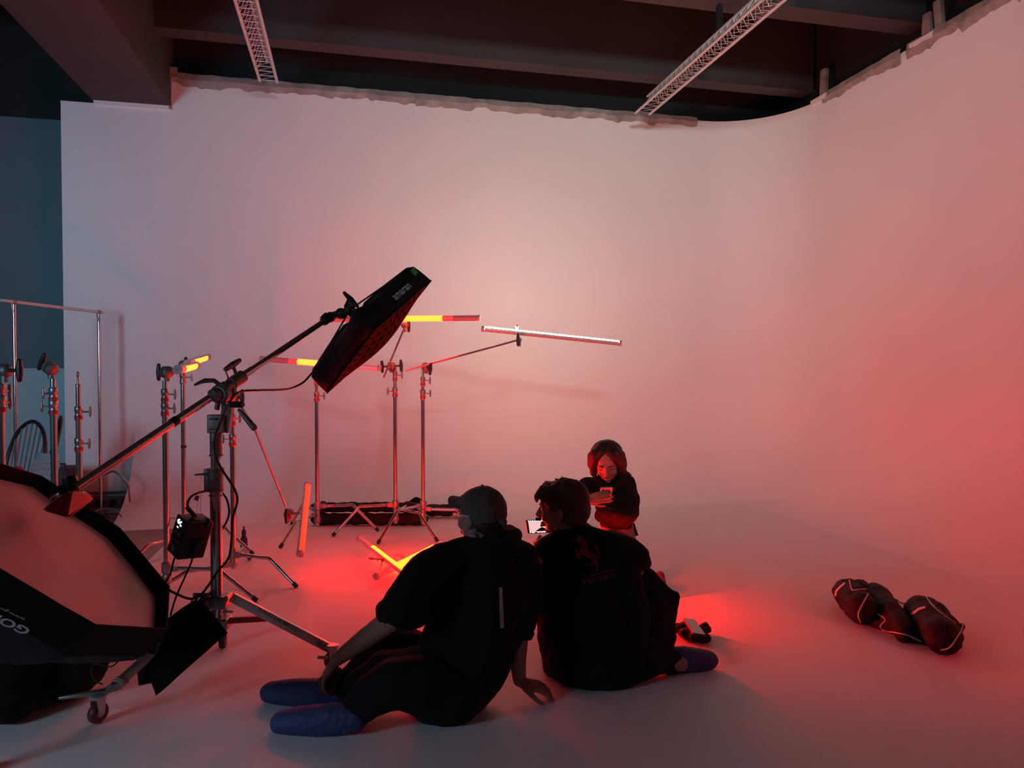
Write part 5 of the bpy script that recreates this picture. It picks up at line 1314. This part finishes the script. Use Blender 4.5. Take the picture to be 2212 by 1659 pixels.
c, r3 = H3; q = lambda x, y, z: c+r3@V(x, y, z)
hr = MB(); hr.sph(q(0, -.032, .036), (.102, .100, .090), r3, 26, 18); hr.sph(q(0, -.040, -.01), (.108, .075, .085), r3, 22, 16); hr.sph(q(0, -.055, -.06), (.095, .055, .06), r3, 22, 16)
for s_ in (-1, 1):
    hr.cap(q(.018*s_, .048, .096), .020, q(.060*s_, .050, .062), .026); hr.cap(q(.060*s_, .050, .062), .026, q(.086*s_, .034, .0), .024); hr.cap(q(.086*s_, .034, .0), .024, q(.090*s_, .022, -.060), .022); hr.cap(q(.090*s_, .022, -.06), .022, q(.074*s_, .018, -.105), .010); hr.cap(q(.084*s_, .0, .045), .036, q(.094*s_, -.005, -.02), .032)
    hr.sph(q(.062*s_, .022, .070), .042); hr.sph(q(.078*s_, .008, .030), .038); hr.cap(q(.086*s_, -.01, -.02), .034, q(.090*s_, -.02, -.085), .026); hr.cap(q(.07*s_, -.06, -.02), .03, q(.07*s_, -.07, -.09), .024)
hr.cap(q(-.090, -.02, -.08), .014, q(-.120, -.01, -.090), .008); hr.cap(q(-.120, -.01, -.090), .008, q(-.145, -.0, -.105), .003)
rn = random.Random(2)
for k in range(14): hr.cap(q(-.085, -.02, -.07), .008, q(-.12-rn.uniform(-.02, .03), rn.uniform(-.03, .02), -.097+rn.uniform(-.012, .012)), .002)
g = blobs_mesh(hr, .004, 9, .002, 20, .001, 70, streak=(.0012, c, 16)); g.build('hair', M['hair_dark'], wom)
# her phone
pc = P(1308, 1069, YW-.42); z_ = V(.02, -.75, .8).normalized(); x_ = V(1, .05, 0); x_ = (x_-z_*x_.dot(z_)).normalized(); y_ = z_.cross(x_)
r3p = Matrix((x_, y_, z_)).transposed(); wp = thing('smartphone', 'phone in a clear pink case held up by the person with bobbed hair', 'phone', pc-z_*.07)
mb = MB(); mb.rbox(pc, (.074, .010, .150), r3p, b=.0045); mb.build('case', M['phonecase'], wp)
mb = MB(); mb.rbox(pc+y_*.0055, (.066, .002, .140), r3p, b=.0009); mb.build('screen', M['glassdark'], wp)
sgn = -1
mb = MB(); cb_ = pc+z_*.050-x_*.014+y_*.0065*sgn; mb.rbox(cb_, (.036, .003, .036), r3p, b=.001)
mb.build('camera_plate', M['phonecase'], wp)
for a, b in ((-.009, .009), (-.009, -.009), (.009, 0)):
    mb = MB(); mb.cyl(cb_+x_*a+z_*b, cb_+x_*a+z_*b+y_*.004*sgn, .0065, n=16); mb.build('camera_lens', M['glassdark'], wp)
rn = random.Random(1)
for k in range(7):
    mb = MB(); mb.sph(pc+x_*rn.uniform(-.028, .03)+z_*rn.uniform(.02, .065)+y_*.006*sgn, .0042, nu=10, nv=6); mb.build('charm', M['ink'] if k % 2 else M['whiteplastic'], wp)

# ---------------------------------------------------------------- phone used as a monitor between the two men
YM = 3.70
c4 = [P(1136, 1124, YM), P(1182, 1122, YM+.03), P(1186, 1160, YM+.02), P(1140, 1153, YM-.0)]
mo = thing('camera_monitor', 'small lit camera screen in a black cage held up beside the bare-headed person', 'monitor', c4[3])
c4[2] = c4[1]+c4[3]-c4[0]
nn = (c4[1]-c4[0]).cross(c4[3]-c4[0]).normalized(); nn = nn if nn.y < 0 else -nn
mb = MB(); mb.prism(round4(c4, .010), -nn*.014); mb.build('case', M['plastic'], mo)
cc = sum(c4, Vector())/4; s4 = [cc+(c-cc)*.80+nn*.001 for c in c4]
mb = MB(); mb.prism(s4, -nn*.001); mb.build('screen', M['screen'], mo)
U = lambda u, v, o_=.0022: s4[0].lerp(s4[1], u).lerp(s4[3].lerp(s4[2], u), v)+nn*o_
mb = MB()
for k in range(9): mb.add([U(-.02+k*.11, -.10), U(.04+k*.11, -.10), U(.04+k*.11, .0), U(-.02+k*.11, .0)], [(0, 1, 2, 3)])
for a, b in ((0, .05), (.12, .28), (.45, .52), (.56, .6), (.66, .76), (.8, .9)): mb.add([U(a, .98), U(b, .98), U(b, 1.06), U(a, 1.06)], [(0, 1, 2, 3)])
mb.build('screen_icons', M['screenwhite'], mo)
mb = MB(); n = 14; pl = [U(.74+.075*math.cos(2*math.pi*k/n), .42+.14*math.sin(2*math.pi*k/n), .0016) for k in range(n)]; mb.add(pl, [list(range(n))])
mb.add([U(.32, .93, .0016), U(.52, .74, .0016), U(.66, .60, .0016), U(.82, .58, .0016), U(.97, .72, .0016), U(.98, .93, .0016)], [(0, 1, 2, 3, 4, 5)]); mb.build('screen_picture', M['ink'], mo)
mb = MB(); mb.rbox(P(1163, 1121, YM), (.03, .02, .015), b=.003); mb.build('shoe_mount', M['plastic'], mo)
mb = MB(); mb.cyl(P(1168, 1157, YM+.02), P(1160, 1172, YM+.02), .010, n=12); mb.sph(P(1160, 1172, YM+.02), .014); mb.build('mount_arm', M['plastic'], mo)
